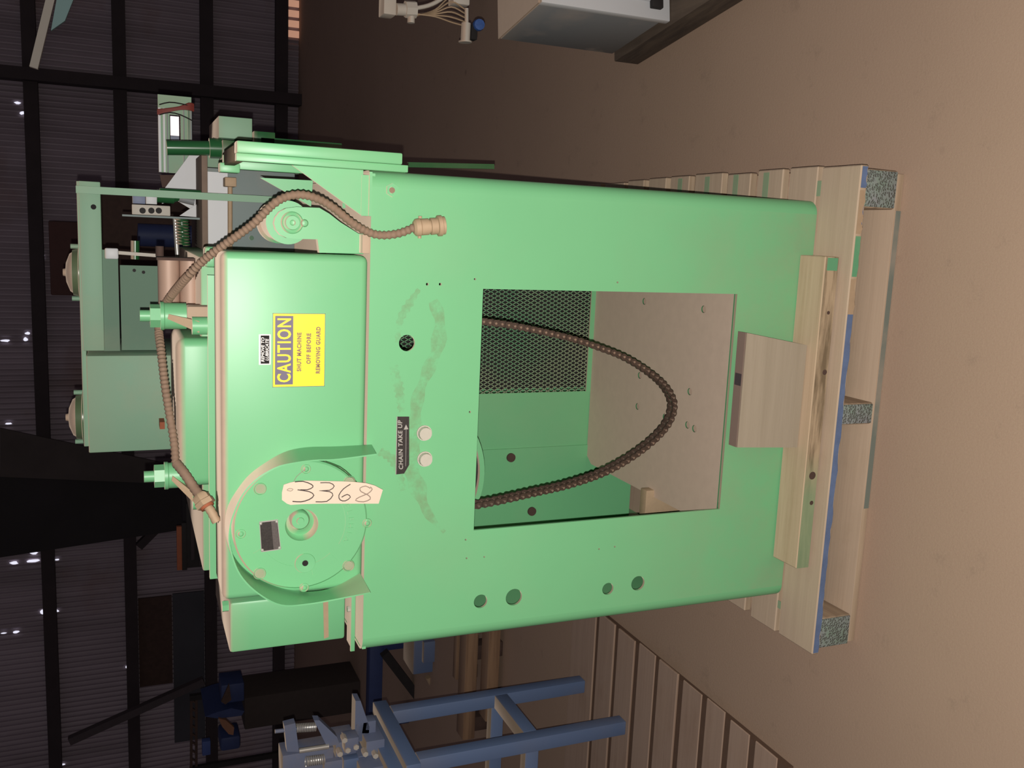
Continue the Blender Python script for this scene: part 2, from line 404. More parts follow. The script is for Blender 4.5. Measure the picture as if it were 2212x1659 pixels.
# ================================================================ GREEN MACHINE
mach = thing('industrial_machine', (-.03, .5, .13), 'large mint-green sheet-metal machine with open front cabinet, standing on a wooden pallet', 'machine')
def pz(px, py=850, Y=F0): return at(px, py, Y).z
def pxx(px, py, Y=F0): return at(px, py, Y).x
XL = (pxx(785, 1412)+pxx(1690, 1290))/2; XR = (pxx(800, 362)+pxx(1765, 437))/2
ZT = (pz(800, 400)+pz(786, 1400))/2; ZB = 0.132
RC = .030; DEP = 1.0; YB = atz(1283, 740, .325).y
OXR = (pxx(1042, 622)+pxx(1595, 637))/2; OXL = (pxx(1025, 1142)+pxx(1552, 1103))/2
OZT = (pz(1042, 622)+pz(1025, 1142))/2; OZB = (pz(1595, 637)+pz(1552, 1103))/2
holes = [[(OXL, OZB), (OXR, OZB), (OXR, OZT), (OXL, OZT)]]
for px, py, r in ((879, 741, .0155), (1038, 1299, .0145), (1110, 1290, .018), (1313, 1272, .0135), (1378, 1260, .0165),
                  (923, 614, .0028), (951, 614, .0028), (1026, 603, .0022), (1015, 890, .0022), (1006, 1166, .002), (1008, 1206, .002), (1046, 1203, .0018),
                  (1334, 610, .002), (1294, 1186, .002), (1328, 1181, .002)):
    p = at(px, py, F0); holes.append(circ((p.x, p.z), r, 28 if r > .01 else 10))
front = lambda u, v, w_: Vector((u, F0+w_, v))
cab = sheet([(XL+RC, ZB), (XR-RC, ZB), (XR-RC, ZT), (XL+RC, ZT)], holes, .006, front).build('front_panel', GREENF, mach)
# wrapped sides with rounded vertical corners and the back
def shell(x_s, sgn):
    out = []
    for i in range(9):
        a_ = math.pi/2*i/8; out.append(Vector((x_s-sgn*RC+sgn*RC*math.sin(a_), F0+RC-RC*math.cos(a_), 0)))
    out.append(Vector((x_s, F0+DEP, 0)))
    inn = []
    for i in range(9):
        a_ = math.pi/2*i/8; inn.append(Vector((x_s-sgn*RC+sgn*(RC-.005)*math.sin(a_), F0+RC-(RC-.005)*math.cos(a_), 0)))
    inn.append(Vector((x_s-sgn*.005, F0+DEP, 0)))
    m = MB(); loop = out+inn[::-1]
    m.prism([v+Vector((0, 0, ZB)) for v in loop], (0, 0, ZT-ZB)); return m
shell(XL, -1).build('side_panel', GREEN, mach); shell(XR, 1).build('side_panel', GREEN, mach)
MB().box((XL+.006, F0+DEP-.006, ZB), (XR-.006, F0+DEP-.001, ZT-.01)).build('rear_panel', GREEN, mach)
MB().box((XL+.006, F0+.007, ZT-.008), (XR-.006, F0+DEP-.007, ZT-.001)).build('top_plate', GREEN, mach)
# shelf inside
sh = []
for px, py in ((1392, 651), (1520, 668), (1382, 811), (1490, 846), (1485, 918), (1500, 926), (1377, 878), (1436, 901)):
    p = atz(px, py, OZB+.001); sh.append([(p.x+.0085*math.cos(t*math.pi/8), p.y+.0095*math.sin(t*math.pi/8)) for t in range(16)])
sxl = atz(1330, 1030, OZB).x
sheet([(sxl, F0+.01), (XR-.01, F0+.01), (XR-.01, YB), (sxl+.02, YB), (sxl, YB-.03)], sh, .003, lambda u, v, w_: Vector((u, v, OZB-.003+w_+.001))).build('inner_shelf', SHELFG, mach)
MB().box((sxl+.05, F0+.02, OZB-.034), (XR-.02, YB-.02, OZB-.030)).build('hole_backing', GREEND, mach)  # added dark green sheet, keeps the lit pallet out of the shelf holes
# inner back wall: left sheet, right sheet with mesh window
mxr = pxx(1160, 600, YB); mxl = pxx(1160, 850, YB); mzb = pz(1272, 740, YB)
MB().box((XL+.006, YB+.002, OZB-.15), (mxl, YB+.007, ZT-.01)).build('inner_wall', GREEN, mach)
sheet([(mxl, OZB), (XR-.006, OZB), (XR-.006, ZT-.01), (mxl, ZT-.01)], [[(mxl+.003, mzb), (mxr+.05, mzb), (mxr+.05, ZT-.03), (mxl+.003, ZT-.03)]], .005, lambda u, v, w_: Vector((u, YB+w_, v))).build('inner_wall', GREEN, mach)
seamx = pxx(1160, 966, YB)
MB().box((XL+.006, YB-.003, OZB-.15), (seamx, YB+.001, ZT-.01)).build('inner_wall', GREEN, mach)
# expanded metal
mb = MB(); pz_, px_ = .0215, .0056; zz = mzb; ccol = 0
nx = int((mxr+.05-mxl)/px_); nz = int((ZT-.03-mzb)/pz_)
for i in range(nx+1):
    for j in range(nz*2+1):
        if (i+j) % 2: continue
        xx = mxl+i*px_; z_ = mzb+j*pz_/2
        for s1 in (1, -1):
            if i+s1 > nx or i+s1 < 0 or j+1 > nz*2: continue
            p = Vector((xx, YB+.004, z_)); q = Vector((xx+s1*px_, YB+.004, z_+pz_/2))
            nrm = Vector(((q-p).z, 0, -(q-p).x)).normalized()*.0010
            mb.prism([p-nrm, p+nrm, q+nrm, q-nrm], (0, .0025, 0))
mb.build('expanded_mesh', MESHM, mach)
MB().box((mxl-.02, YB+.20, OZB-.1), (mxr+.15, YB+.205, ZT-.02)).build('dark_backing', DARK, mach)  # darkness of the space behind the mesh, put into a sheet's colour
# sprocket inside above the opening
p = at(872, 1030, .33)
mb = MB(); R_ = .190
mb.lathe([(R_-.012, -.004), (R_-.012, -.012), (R_, -.012), (R_, .012), (R_-.012, .012), (R_-.012, -.004)], p, (0, 1, 0), 72)
spk = mb.build('sprocket', GREEN, mach)
MB().cyl(p, p+Vector((0, .01, 0)), R_-.011, n=64).build('sprocket_web', DARK, spk)
for px, py in ((1103, 988), (1148, 1104)):
    q = at(px, py, YB-.003); MB().cyl(q, q+Vector((0, -.006, 0)), .0125, n=20).build('bolt', RUSTD, mach)
q = at(1395, 1085, .32); MB().box((q.x-.04, q.y, .134), (q.x+.03, q.y+.03, q.z+.0), .003).build('foot_angle', PLUGM, mach)
# bolts and label on the front panel
for px, py in ((916, 935), (917, 991)):
    q = at(px, py, F0)
    mb = MB(); mb.cyl(q, q+Vector((0, -.003, 0)), .0150, n=28); mb.cyl(q+Vector((0, -.003, 0)), q+Vector((0, -.012, 0)), .0132, .0122, n=14); mb.build('bolt', BOLTW, mach)
q = at(847, 411, F0); mb = MB(); mb.cyl(q, q+Vector((0, -.006, 0)), .0125, n=6); mb.cyl(q+Vector((0, -.006, 0)), q+Vector((0, -.011, 0)), .007, n=16); mb.build('bolt', GREEN, mach)
q = at(847, 411, F0-.011); MB().cyl(q, q+Vector((0, -.001, 0)), .0052, n=14).build('bolt', CONDM, mach)
ly = F0-.0012
lp = [(858, 900), (884, 900), (884, 1004), (873, 1023), (855, 1025)]
pl = MB(); pl.prism([at(px, py, ly) for px, py in lp], (0, .0011, 0)); takeup = pl.build('instruction_plate', PLATEB, mach)
takeup['label'] = 'black plate reading CHAIN TAKE UP'
mb = MB(); e0, e1 = at(857.5, 900, ly), at(855, 1025, ly)
mb.bar(e0, e1, .0014); mb.build('plate_edge', SILV, takeup)
c0 = at(865, 961, ly-.0006)
text('CHAIN TAKE UP', .0128, c0, .0003, 'lettering', SILV, takeup, right=at(864, 911, ly)-at(866, 1011, ly), up=at(855, 960, ly)-at(870, 960.5, ly), bold=.0003, space=1.1, fit=((at(864, 908, ly)-at(866, 1014, ly)).length, .0088))
mb = MB(); mb.bar(at(876, 1007, ly-.0005), at(877, 928, ly-.0005), .0022, .0006)
mb.prism([at(872, 928, ly-.0004), at(882, 927, ly-.0004), at(877, 917, ly-.0004)], (0, -.0005, 0)); mb.build('arrow', SILV, takeup)

# dusty cobweb smears on the panel
def web_mat():
    m, N, L, P = nt('cobweb_dust'); P.inputs['Base Color'].default_value = (0.34, 0.27, 0.17, 1); P.inputs['Roughness'].default_value = 1
    L.new(mul(N, L, ramp(N, L, noise(N, L, 38, 6, rough=.7), .4, .78), .17), P.inputs['Alpha']); return m
WEB = web_mat()
mb = MB()
for pts in (([(935, 650, 10), (950, 690, 14), (945, 750, 15), (925, 800, 12), (905, 850, 12), (897, 900, 16), (893, 960, 18), (888, 1010, 20), (905, 1060, 15), (925, 1110, 8), (960, 1150, 4)]),
            ([(905, 625, 4), (885, 655, 9), (865, 690, 7), (858, 740, 5)]), ([(850, 790, 8), (862, 840, 10), (868, 890, 7)]),
            ([(820, 975, 8), (845, 990, 9), (862, 1020, 8), (870, 1060, 6)])):
    C_ = resample([at(a_, b_, F0-.0006) for a_, b_, w_ in pts], 40)
    A_, B_ = [], []
    for i, p_ in enumerate(C_):
        f = i/39*(len(pts)-1); j = min(int(f), len(pts)-2); w_ = (pts[j][2]*(1-f+j)+pts[j+1][2]*(f-j))*.0009*(1+.25*math.sin(i*1.3))
        t_ = (C_[min(i+1, 39)]-C_[max(i-1, 0)]).normalized(); n_ = Vector((t_.z, 0, -t_.x)); A_.append(p_+n_*w_); B_.append(p_-n_*w_)
    mb.ruled(A_, B_, .0001)
mb.build('cobweb_smear', WEB, mach)
# ---- hood
HXR, HXL = (pxx(480, 548)+pxx(795, 548))/2, (pxx(480, 1283)+pxx(780, 1285))/2
HZT = (pz(478, 700)+pz(478, 1200))/2
hood = MB().box((HXL, F0, ZT+.0025), (HXR, F0+.13, HZT), .013, 4).build('hood', GREEN, mach)
# caution sign
sy = F0-.0010
cs = [at(588, 677, sy), at(702, 677, sy), at(702, 835, sy), at(590, 836, sy)]
sx0 = (cs[3].x+cs[2].x)/2; sx1 = (cs[0].x+cs[1].x)/2; sz1 = (cs[0].z+cs[3].z)/2; sz0 = (cs[1].z+cs[2].z)/2
sign = MB().box((sx0, sy, sz0), (sx1, F0+.0002, sz1)).build('caution_sign', YEL, mach); sign['label'] = 'yellow sign reading CAUTION'
W_, H_ = sx1-sx0, sz1-sz0
mb = MB()
for a_, b_ in (((0, 0), (1, .008)), ((0, .992), (1, 1)), ((0, 0), (.006, 1)), ((.994, 0), (1, 1))):
    mb.box((sx0+a_[0]*W_, sy-.0003, sz0+a_[1]*H_), (sx0+b_[0]*W_, sy, sz0+b_[1]*H_))
mb.box((sx0+.035*W_, sy-.0003, sz0+.615*H_), (sx1-.035*W_, sy, sz1-.045*H_)); mb.build('sign_header', PURP, sign)
text('CAUTION', .0475, ((sx0+sx1)/2, sy-.0005, sz0+.786*H_), .0003, 'sign_title', YEL, sign, bold=.0010, space=1.16, fit=(.865*W_, .262*H_))
for i, t in enumerate(('SHUT MACHINE', 'OFF BEFORE', 'REMOVING GUARD')):
    text(t, .0145, ((sx0+sx1)/2+(-.003, .003, .0)[i], sy-.0004, sz0+(.50-.183*i)*H_), .0002, 'sign_text', TXTY, sign, space=1.15, bold=.0007, fit=((.53, .42, .64)[i]*W_, .088*H_))
ls = [at(559, 722, sy), at(585, 788, sy)]
lab = MB().box((ls[1].x, sy, ls[1].z), (ls[0].x, F0+.0002, ls[0].z), .0004).build('lubrication_label', LABW, mach); lab['label'] = 'black and white label reading REMOVE TO LUBRICATE'
lw, lh = ls[0].x-ls[1].x, ls[0].z-ls[1].z
MB().box((ls[1].x+.04*lw, sy-.0003, ls[1].z+.13*lh), (ls[0].x-.04*lw, sy, ls[0].z-.16*lh)).build('label_field', BLACK, lab)
for i, t in enumerate(('REMOVE TO', 'LUBRICATE')):
    text(t, .0098, ((ls[0].x+ls[1].x)/2, sy-.0005, ls[0].z-(.33+.35*i)*lh), .0002, 'label_text', LABW, lab, bold=.0002, shear=.2, fit=((.80, .72)[i]*lw, .27*lh))
# thin plate and small blocks behind the hood
pbox(451, 480, 595, 1250, F0+.15, .012).build('backing_plate', GREEN, mach)
pbox(441, 475, 533, 578, F0+.20, .04, .006).build('corner_block', GREEN, mach)

# ---- gear reducer
dc = at(652, 1134, F0-.025); DR = .1215
red = thing('gear_reducer', dc, 'x', 'x'); del red['label']; del red['category']
red.parent = mach; red.location = dc-WP[mach.name]
mb = MB(); hr = .029
mb.lathe([(0, .012), (.010, .010), (.014, .012), (.019, .016), (hr-.004, .018), (hr, .012), (hr+.001, 0), (DR-.003, 0), (DR, .003), (DR, .03), (0, .03)], dc, (0, 1, 0), 72)
mb.build('gear_housing', GREEN, red)
q = at(648, 1124, F0-.025); MB().lathe([(0, -.006), (.006, -.006), (.007, -.003), (.015, -.003), (.018, .002), (.018, .014)], q, (0, 1, 0), 32).build('input_shaft', GREEN, red)
for px, py in ((520, 1153), (661, 1013), (793, 1130), (657, 1269)):
    q = at(px, py, F0-.025)
    mb = MB(); mb.lathe([(0, -.003), (.003, -.0028), (.0045, -.001), (.0055, .0), (.0075, .0005), (.008, -.0015), (.0088, 0)], q, (0, 1, 0), 24); mb.build('cap_screw', GREEN, red)
for px, py in ((562, 1056), (561, 1239), (753, 1222), (755, 1041)):
    q = at(px, py, F0-.0255)
    MB().lathe([(.0095, .0008), (.0105, -.001), (.0115, .0008)], q, (0, 1, 0), 24).build('bolt_recess', GREEN, red)
    MB().cyl(q, q+Vector((0, .001, 0)), .0088, n=20).build('dusty_bolt', DGREEN, red)
q = at(659, 1216, F0-.025)
MB().lathe([(.005, .006), (.005, -.001), (.018, -.002), (.019, 0)], q, (0, 1, 0), 32).build('drain_boss', GREEN, red)
MB().cyl(q+Vector((0, -.0022, 0)), q+Vector((0, .0, 0)), .0055, n=16).build('drain_hole', BLACK, red)
q = [at(560, 1127, F0-.0262), at(600, 1122, F0-.0262), at(607, 1187, F0-.0262), at(564, 1193, F0-.0262)]
npl = MB().prism(q, (0, .001, 0)).build('rating_plate', SILV, red)
q2 = [v.lerp(sum(q, Vector())/4, .07) for v in q]
mb = MB(); mb.prism([v+Vector((0, -.0005, 0)) for v in q2], (0, .0005, 0)); mb.build('plate_field', PLATEB, npl)
q3 = [q2[1].lerp(q2[0], .36), q2[1].lerp(q2[0], .02), q2[2].lerp(q2[3], .02), q2[2].lerp(q2[3], .36)]
MB().prism([v+Vector((0, -.0008, 0)) for v in q3], (0, .0003, 0)).build('plate_band', plain('plate_grey', (.12, .095, .09), .6, var=.3, scale=400), npl)
for v in q: MB().lathe([(0, -.002), (.002, -.0016), (.003, 0)], v.lerp(sum(q, Vector())/4, .13)+Vector((0, -.0006, 0)), (0, 1, 0), 12).build('plate_rivet', SILV, npl)
# raised cast pads, the lower one with letters
def pad(a0, a1, r0_, r1_):
    m = MB(); P_ = []; Q_ = []
    for i in range(16):
        a_ = math.radians(a0+(a1-a0)*i/15); e = Vector((math.cos(a_), 0, math.sin(a_)))
        P_.append(dc+e*r0_+Vector((0, -.001, 0))); Q_.append(dc+e*r1_+Vector((0, -.001, 0)))
    m.ruled(P_, Q_, .0014); return m
pad(118, 168, .078, .098).build('cast_pad', GREEN, red)
pad(238, 318, .080, .100).build('cast_pad', GREEN, red)
pad(192, 222, .078, .100).build('cast_pad', GREEN, red)
mb = MB(); word = 'PHILADELPHIA'
for i, ch in enumerate(word):
    a_ = math.radians(342-i*8.6); e = Vector((math.cos(a_), 0, math.sin(a_)))
    if a_ > math.radians(318): continue
    t_ = text(ch, .015, dc+e*.0895+Vector((0, -.0024, 0)), .0006, None, None, None, right=Vector((math.sin(a_), 0, -math.cos(a_))), up=e)
    me = bpy.data.meshes.new('t'); t_.bm.to_mesh(me); t_.bm.free(); mb.bm.from_mesh(me); bpy.data.meshes.remove(me)
mb.build('cast_letters', GREEN, red)
# guard band around the reducer
back = [(803, 963), (728, 967), (662, 969), (616, 979), (573, 1003), (539, 1029), (513, 1062), (496, 1092), (489, 1125), (491, 1162), (505, 1200), (532, 1232), (570, 1256), (616, 1272), (668, 1278), (722, 1268), (778, 1238)]
frt = [(813, 983), (728, 994), (679, 996), (629, 1003), (596, 1012), (556, 1036), (526, 1069), (506, 1112), (498, 1145), (498, 1178), (513, 1228), (539, 1264), (579, 1294), (615, 1307), (662, 1304), (712, 1296), (800, 1279)]
Pb = resample([at(a_, b_, F0-.0005) for a_, b_ in back], 70); Pf = resample([at(a_, b_, F0-.078) for a_, b_ in frt], 70)
mb = MB(); mb.ruled(Pb, Pf, .0025); mb.build('guard_band', GREEN, mach)
# wires between reducer and guard
mb = MB()
for s_ in (0, 6, 12): mb.tube([at(690+s_, 996, F0-.012), at(722+s_, 1008, F0-.014), at(748+s_*.7, 1026, F0-.012), at(772, 1044, F0-.01)], .0012, 6)
mb.build('guard_wire', GREEND, mach)

# ---- left end box and its mounting angle
YLb = F0+.10
bxl = (pxx(497, 1412, YLb)+pxx(745, 1380, YLb))/2; bxr = pxx(600, 1292, YLb); bzt = pz(496, 1350, YLb)
MB().box((bxl, YLb, ZT+.012), (bxr, YLb+.3, bzt), .006).build('end_box', GREEN, mach)
MB().box((bxl-.012, YLb-.035, ZT), (bxr+.03, YLb+.02, ZT+.004)).build('mounting_angle', SHELFM, mach)
MB().box((bxl-.012, YLb-.036, ZT), (bxr+.03, YLb-.031, ZT+.009), .001).build('mounting_angle', GREEN, mach)
q = Vector((bxl+.07, YLb-.015, ZT+.004)); MB().cyl(q, q+Vector((0, 0, .008)), .006, n=6).build('angle_bolt', BOLTW, mach)
q = Vector((pxx(490, 1318, YLb), YLb+.02, bzt)); MB().cyl(q, q+Vector((0, 0, .012)), .011, n=6).build('box_nut', GREEN, mach)
MB().prism([at(698, 1300, YLb-.0008), at(709, 1298, YLb-.0008), at(710, 1376, YLb-.0008), at(700, 1380, YLb-.0008)], (0, .0008, 0)).build('tape_strip', PLUGM, mach)
MB().box((HXL-.03, F0+.115, ZT), (bxr+.03, F0+.14, HZT-.01)).build('hood_flange', SHELFM, mach)

# ---- right-hand rail bracket: two uprights, capping strip, gussets
YR = atz(480, 397, pz(510, 330, F0-.02)).y
bracket = thing('rail_bracket', at(700, 340, F0), 'x', 'x'); del bracket['label']; del bracket['category']
bracket.parent = mach; bracket.location = WP[bracket.name]-WP[mach.name]
bzT, bzB = pz(510, 325, F0-.02), pz(882, 350, F0-.02)
b0, b1, b2 = pxx(700, 360, F0-.02), pxx(700, 344, F0-.02), pxx(700, 318, F0-.02)
mb = MB(); mb.box((b0, F0-.02, bzB), (b1, F0+.004, bzT), .001); mb.box((b1, F0-.026, bzB+.012), (b2, F0+.02, bzT), .003); mb.build('front_upright', GREEN, bracket)
mb = MB(); mb.box((b0-.002, YR-.02, ZT+.055), (b2-.01, YR, bzT), .001); mb.build('rear_upright', GREEN, bracket)
MB().box((b0+.003, F0-.01, bzT-.02), (b2-.004, YR-.02, bzT-.001), .001).build('capping_strip', PLUGM, bracket)
q = Vector((b0-.01, YR-.03, bzT-.03)); MB().box(q, q+Vector((.018, .03, .038)), .003).build('end_block', GREEN, bracket)
mb = MB(); mb.prism([at(622, 350, F0+.004), at(785, 362, F0+.004), at(782, 466, F0+.004)], (0, .006, 0)); mb.build('gusset', GREEN, bracket)
mb = MB(); mb.box((at(782, 466, F0).x, F0-.004, ZT), (XR-.004, F0+.05, ZT+.005)); mb.box((at(782, 466, F0).x, F0+.002, ZT+.005), (XR-.01, F0+.008, ZT+.018)); mb.build('foot_flange', GREEN, bracket)
mb = MB(); mb.prism([at(562, 384, YR), at(676, 390, YR), at(672, 446, YR)], (0, .006, 0)); mb.build('gusset', GREEN, bracket)
mb = MB(); mb.box((at(672, 446, YR).x, YR-.006, ZT), (b2, YR+.03, ZT+.006)); mb.build('foot_flange', GREEN, bracket)
# ---- clamp arm with rollers
arm = thing('roller_arm', at(700, 490, F0), 'x', 'x'); del arm['label']; del arm['category']
arm.parent = mach; arm.location = WP[arm.name]-WP[mach.name]
ya = F0+.03
ap = [(690, 449), (640, 447), (618, 450), (604, 458), (595, 470), (592, 482), (596, 496), (605, 507), (620, 514), (640, 516), (686, 517), (690, 546), (790, 547), (790, 505), (775, 505), (735, 480), (712, 462)]
mb = MB(); mb.prism([at(a_, b_, ya) for a_, b_ in ap], (0, .018, 0)); mb.build('arm_plate', GREEN, arm)
q = at(631, 481, ya)
MB().lathe([(0, -.003), (.004, -.004), (.005, -.007), (.012, -.007), (.013, -.002), (.016, -.001), (.018, -.002), (.020, 0)], q, (0, 1, 0), 32).build('pivot_pin', GREEN, arm)
q = at(657, 482, ya); MB().lathe([(0, -.008), (.005, -.0065), (.007, -.003), (.007, 0)], q, (0, 1, 0), 20).build('stud', GREEN, arm)
q = at(626, 481, ya+.02)
q = at(632, 481, ya)
MB().lathe([(0, .05), (.0395, .05), (.0395, .064), (.035, .068), (.035, .155), (.0405, .16), (.0405, .178), (.02, .178), (.02, .3), (0, .3)], q, (0, 1, 0), 40).build('roller', GREEN, arm)
q = at(700, 528, ya+.06); MB().box((q.x-.015, ya+.02, ZT), (q.x+.012, ya+.10, ZT+.07), .002).build('roller_block', GREEN, arm)
q = at(790, 530, ya); MB().box((q.x-.014, F0+.004, ZT), (q.x+.02, F0+.03, ZT+.014), .001).build('foot_flange', SHELFM, arm)

# ---- upper works behind the hood
YU = F0+.20
MB().box((HXL-.02, YU+.02, ZT+.001), (HXR-.02, YU+.75, pz(436, 800, YU)), .004).build('upper_bed', GREEN, mach)
hz0 = pz(456, 880, YU)
MB().box((pxx(420, 1047, YU), YU-.02, hz0-.02), (pxx(420, 729, YU), YU+.20, pz(381, 880, YU-.02)), .018, 4).build('bearing_cover', GREEN, mach)
def post(px0, pyc, px1, dy, w=1.0):
    Yp = YU+.0
    t = thing('clamp_post', at(px1, pyc, Yp), 'x', 'x'); del t['label']; del t['category']
    t.parent = mach; t.location = WP[t.name]-WP[mach.name]
    c_ = at(px0, pyc, Yp); zt = c_.z; zA = pz(px0+22, pyc, Yp); zB = pz(px0+44, pyc, Yp); zC = pz(px0+100, pyc, Yp); zD = pz(450, pyc, Yp)
    X = c_.x
    MB().cyl((X, Yp, zA-.001), (X, Yp, zt), .011, n=16).build('threaded_stud', GREEN, t)
    MB().cyl((X, Yp, zB), (X, Yp, zA), .022, n=6, rot=.25).build('hex_nut', GREEN, t)
    MB().lathe([(0, 0), (.027, 0), (.027, -.006), (.025, -.008), (.025, zC-zB), (0, zC-zB)], (X, Yp, zB), (0, 0, 1), 28).build('post_sleeve', GREEN, t)
    MB().box((X-.02, Yp-.01, zD-.03), (X+.02, Yp+.05, zC), .006).build('post_base', SHELFM, t)
    dx = at(430, pyc+dy, Yp).x-X
    mb_ = MB(); mb_.prism([(X-.003, Yp-.028, zB-.012), (X+.006, Yp-.028, zB-.014), (X+dx+.010, Yp-.045, zD+.02), (X+dx-.012, Yp-.045, zD+.02)], (0, .02, 0)); mb_.build('post_rib', PLUGM, t)
    MB().cyl((X+dx, Yp-.03, zD+.002), (X+dx, Yp-.03, zD+.032), .017, n=24).build('jack_boss', GREEN, t)
    MB().cyl((X+dx, Yp-.03, zD-.03), (X+dx, Yp-.03, zD+.002), .006, n=12).build('jack_screw', GREEN, t)
post(302, 682, 350, 18)
post(311, 1030, 355, 42)

YF = .78
fr = thing('rear_frame', at(300, 760, YF), 'x', 'x'); del fr['label']; del fr['category']
fr.parent = mach; fr.location = WP[fr.name]-WP[mach.name]
zb = ZT
bx_l, bx_r = pxx(280, 975, YF), pxx(280, 768, YF)
MB().box((bx_l, YF, zb), (bx_r, YF+.35, pz(189, 870, YF)), .003).build('tall_box', GREENR, fr)
MB().box((bx_l+.012, YF+.02, pz(189, 870, YF)), (pxx(200, 392, YF), YF+.34, pz(178, 870, YF)), .002).build('top_channel', GREENR, fr)
pbox(174, 221, 392, 758, YF, .06, .002).build('cross_beam', GREENR, fr)
q = at(202, 447, YF); MB().cyl(q, q+Vector((0, -.001, 0)), .006, n=16).build('beam_hole', BLACK, fr)
MB().bar(at(164, 409, YF-.02), at(610, 433, YF-.02), .0165, .010).build('hanger_bar', GREENR, fr)
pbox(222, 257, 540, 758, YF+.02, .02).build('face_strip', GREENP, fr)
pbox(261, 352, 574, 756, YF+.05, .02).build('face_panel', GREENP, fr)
pbox(226, 256, 536, 560, YF+.015, .01, .004).build('bright_corner', WHITE, fr)
MB().bar(at(246, 545, YF+.04), at(352, 553, YF+.04), .008, .008).build('upright_rod', OFFW, fr)
for px, py in ((280, 582), (300, 586)):
    q = at(px+10, py+2, YF+.049); MB().cyl(q, q+Vector((0, -.003, 0)), .004, n=12).build('bolt', DARK, fr)
MB().cyl(at(292, 520, YF+.1), at(292, 560, YF+.1), .010).build('small_boss', GREEND, fr)
for (pa, pb, mt) in ((341, 388, COPPER), (388, 434, COPPER)):
    Yc = .42; r = (pz(pa, 620, Yc)-pz(pb, 620, Yc))/2; zc = pz((pa+pb)/2, 620, Yc)
    MB().cyl((pxx(388, 670, Yc), Yc, zc), (pxx(388, 562, Yc), Yc, zc), r, n=40).build('pinch_roller', mt, mach)
Yc = .42
mb = MB(); mb.box((pxx(388, 562, Yc), Yc-.03, pz(442, 600, Yc)), (pxx(388, 556, Yc), Yc+.03, pz(338, 600, Yc))); mb.build('roller_end_plate', RUSTD, mach)
MB().box((pxx(388, 680, Yc), Yc-.04, ZT), (pxx(388, 672, Yc), Yc+.04, pz(342, 670, Yc))).build('roller_end_plate', RUSTD, mach)
MB().box((pxx(400, 700, .5), .46, ZT), (pxx(400, 558, .5), .52, pz(430, 640, .5))).build('roller_stand', SHELFM, mach)
q = at(345, 553, Yc); MB().cyl(q, q+Vector((.02, 0, 0)), .008).build('grease_fitting', RUSTD, mach)
pbox(345, 356, 912, 927, YF-.05, .05).build('copper_tab', ORNG, mach)
# domed flywheel caps on the frame top
for (pR, pL, t, b_) in ((528, 650, 136, 178), (843, 958, 142, 186)):
    Yd = YF+.18; c_ = at(b_-6, (pR+pL)/2, Yd); r = (pxx(b_, pR, Yd)-pxx(b_, pL, Yd))/2; hgt = at(t, (pR+pL)/2, Yd).z-c_.z
    t_ = thing('domed_cap', c_, 'x', 'x'); del t_['label']; del t_['category']; t_.parent = fr; t_.location = c_-WP[fr.name]
    MB().lathe([(0, hgt), (r*.12, hgt), (r*.14, hgt*.84), (r*.35, hgt*.80), (r*.66, hgt*.58), (r*.72, hgt*.42), (0, hgt*.42)], c_, (0, 0, 1), 40).build('dusty_dome', SHELFM, t_)
    mb = MB(); mb.lathe([(r*.74, hgt*.42), (r*.80, hgt*.40), (r*.84, hgt*.05), (r, 0), (r, -.02), (0, -.02)], c_, (0, 0, 1), 40)
    mb.build('rim', GREEND, t_)
    for s_ in (-1, 1): MB().cyl(c_+Vector((r*.92*s_, 0, 0)), c_+Vector((r*.92*s_, 0, hgt*.5)), .006, n=10).build('rim_bolt', GREENR, t_)

# ---- works on the right behind the bracket
YK = .86
MB().bar(at(880, 356, .62), at(1066, 360, .62), .012, .012).build('side_rail', GREEND, mach)
rb = thing('rear_cabinet', at(640, 450, YK), 'x', 'x'); del rb['label']; del rb['category']
rb.parent = mach; rb.location = WP[rb.name]-WP[mach.name]
kx0, kx1 = pxx(540, 540, YK), pxx(540, 368, YK)
MB().box((kx0, YK, ZT), (kx1, YK+.3, pz(447, 450, YK)), .002).build('cabinet_body', STEEL, rb)
MB().box((kx0-.05, YK-.03, pz(447, 450, YK)), (kx1+.03, YK+.35, pz(434, 450, YK)), .002).build('cabinet_top', BROWNR, rb)
pbox(449, 492, 372, 532, YK-.004, .004).build('bright_strip', WHITE, rb)
MB().cyl(at(497, 398, YK-.03), at(497, 540, YK-.03), .006, n=12).build('guide_rod', PLUGM, rb)
pbox(486, 511, 383, 403, YK-.06, .05, .002).build('rod_block', PLUGM, rb)
q = at(543, 514, YK); MB().cyl(q, q+Vector((0, -.004, 0)), .006, n=12).build('bolt', GREEND, rb)
Yt = 1.02
mb = MB(); mb.prism([at(352, 412, Yt), at(436, 418, Yt), at(436, 335, Yt), at(412, 331, Yt)], (0, .01, 0)); mb.build('deflector_plate', WHITE, rb)
mb = MB(); mb.prism([at(388, 466, Yt), at(436, 470, Yt), at(436, 440, Yt), at(425, 441, Yt)], (0, .01, 0)); mb.build('deflector_plate', WHITE, rb)
mb = MB(); mb.prism([at(380, 432, Yt+.02), at(436, 466, Yt+.02), at(436, 418, Yt+.02), at(352, 412, Yt+.02), at(350, 440, Yt+.02)], (0, .01, 0)); mb.build('rear_sheet', WHITE, rb)
MB().cyl(at(339, 423, Yt-.06), at(376, 426, Yt-.06), .017, n=24).build('air_cylinder', GREEND, rb)
MB().cyl(at(376, 426, Yt-.06), at(388, 427, Yt-.06), .014, .008, n=20).build('cylinder_cap', GREEND, rb)
pbox(315, 339, 414, 441, Yt-.08, .05, .001).build('white_block', WHITE, rb)
pbox(286, 314, 418, 440, Yt-.07, .05, .001).build('blue_block', BLUEG, rb)
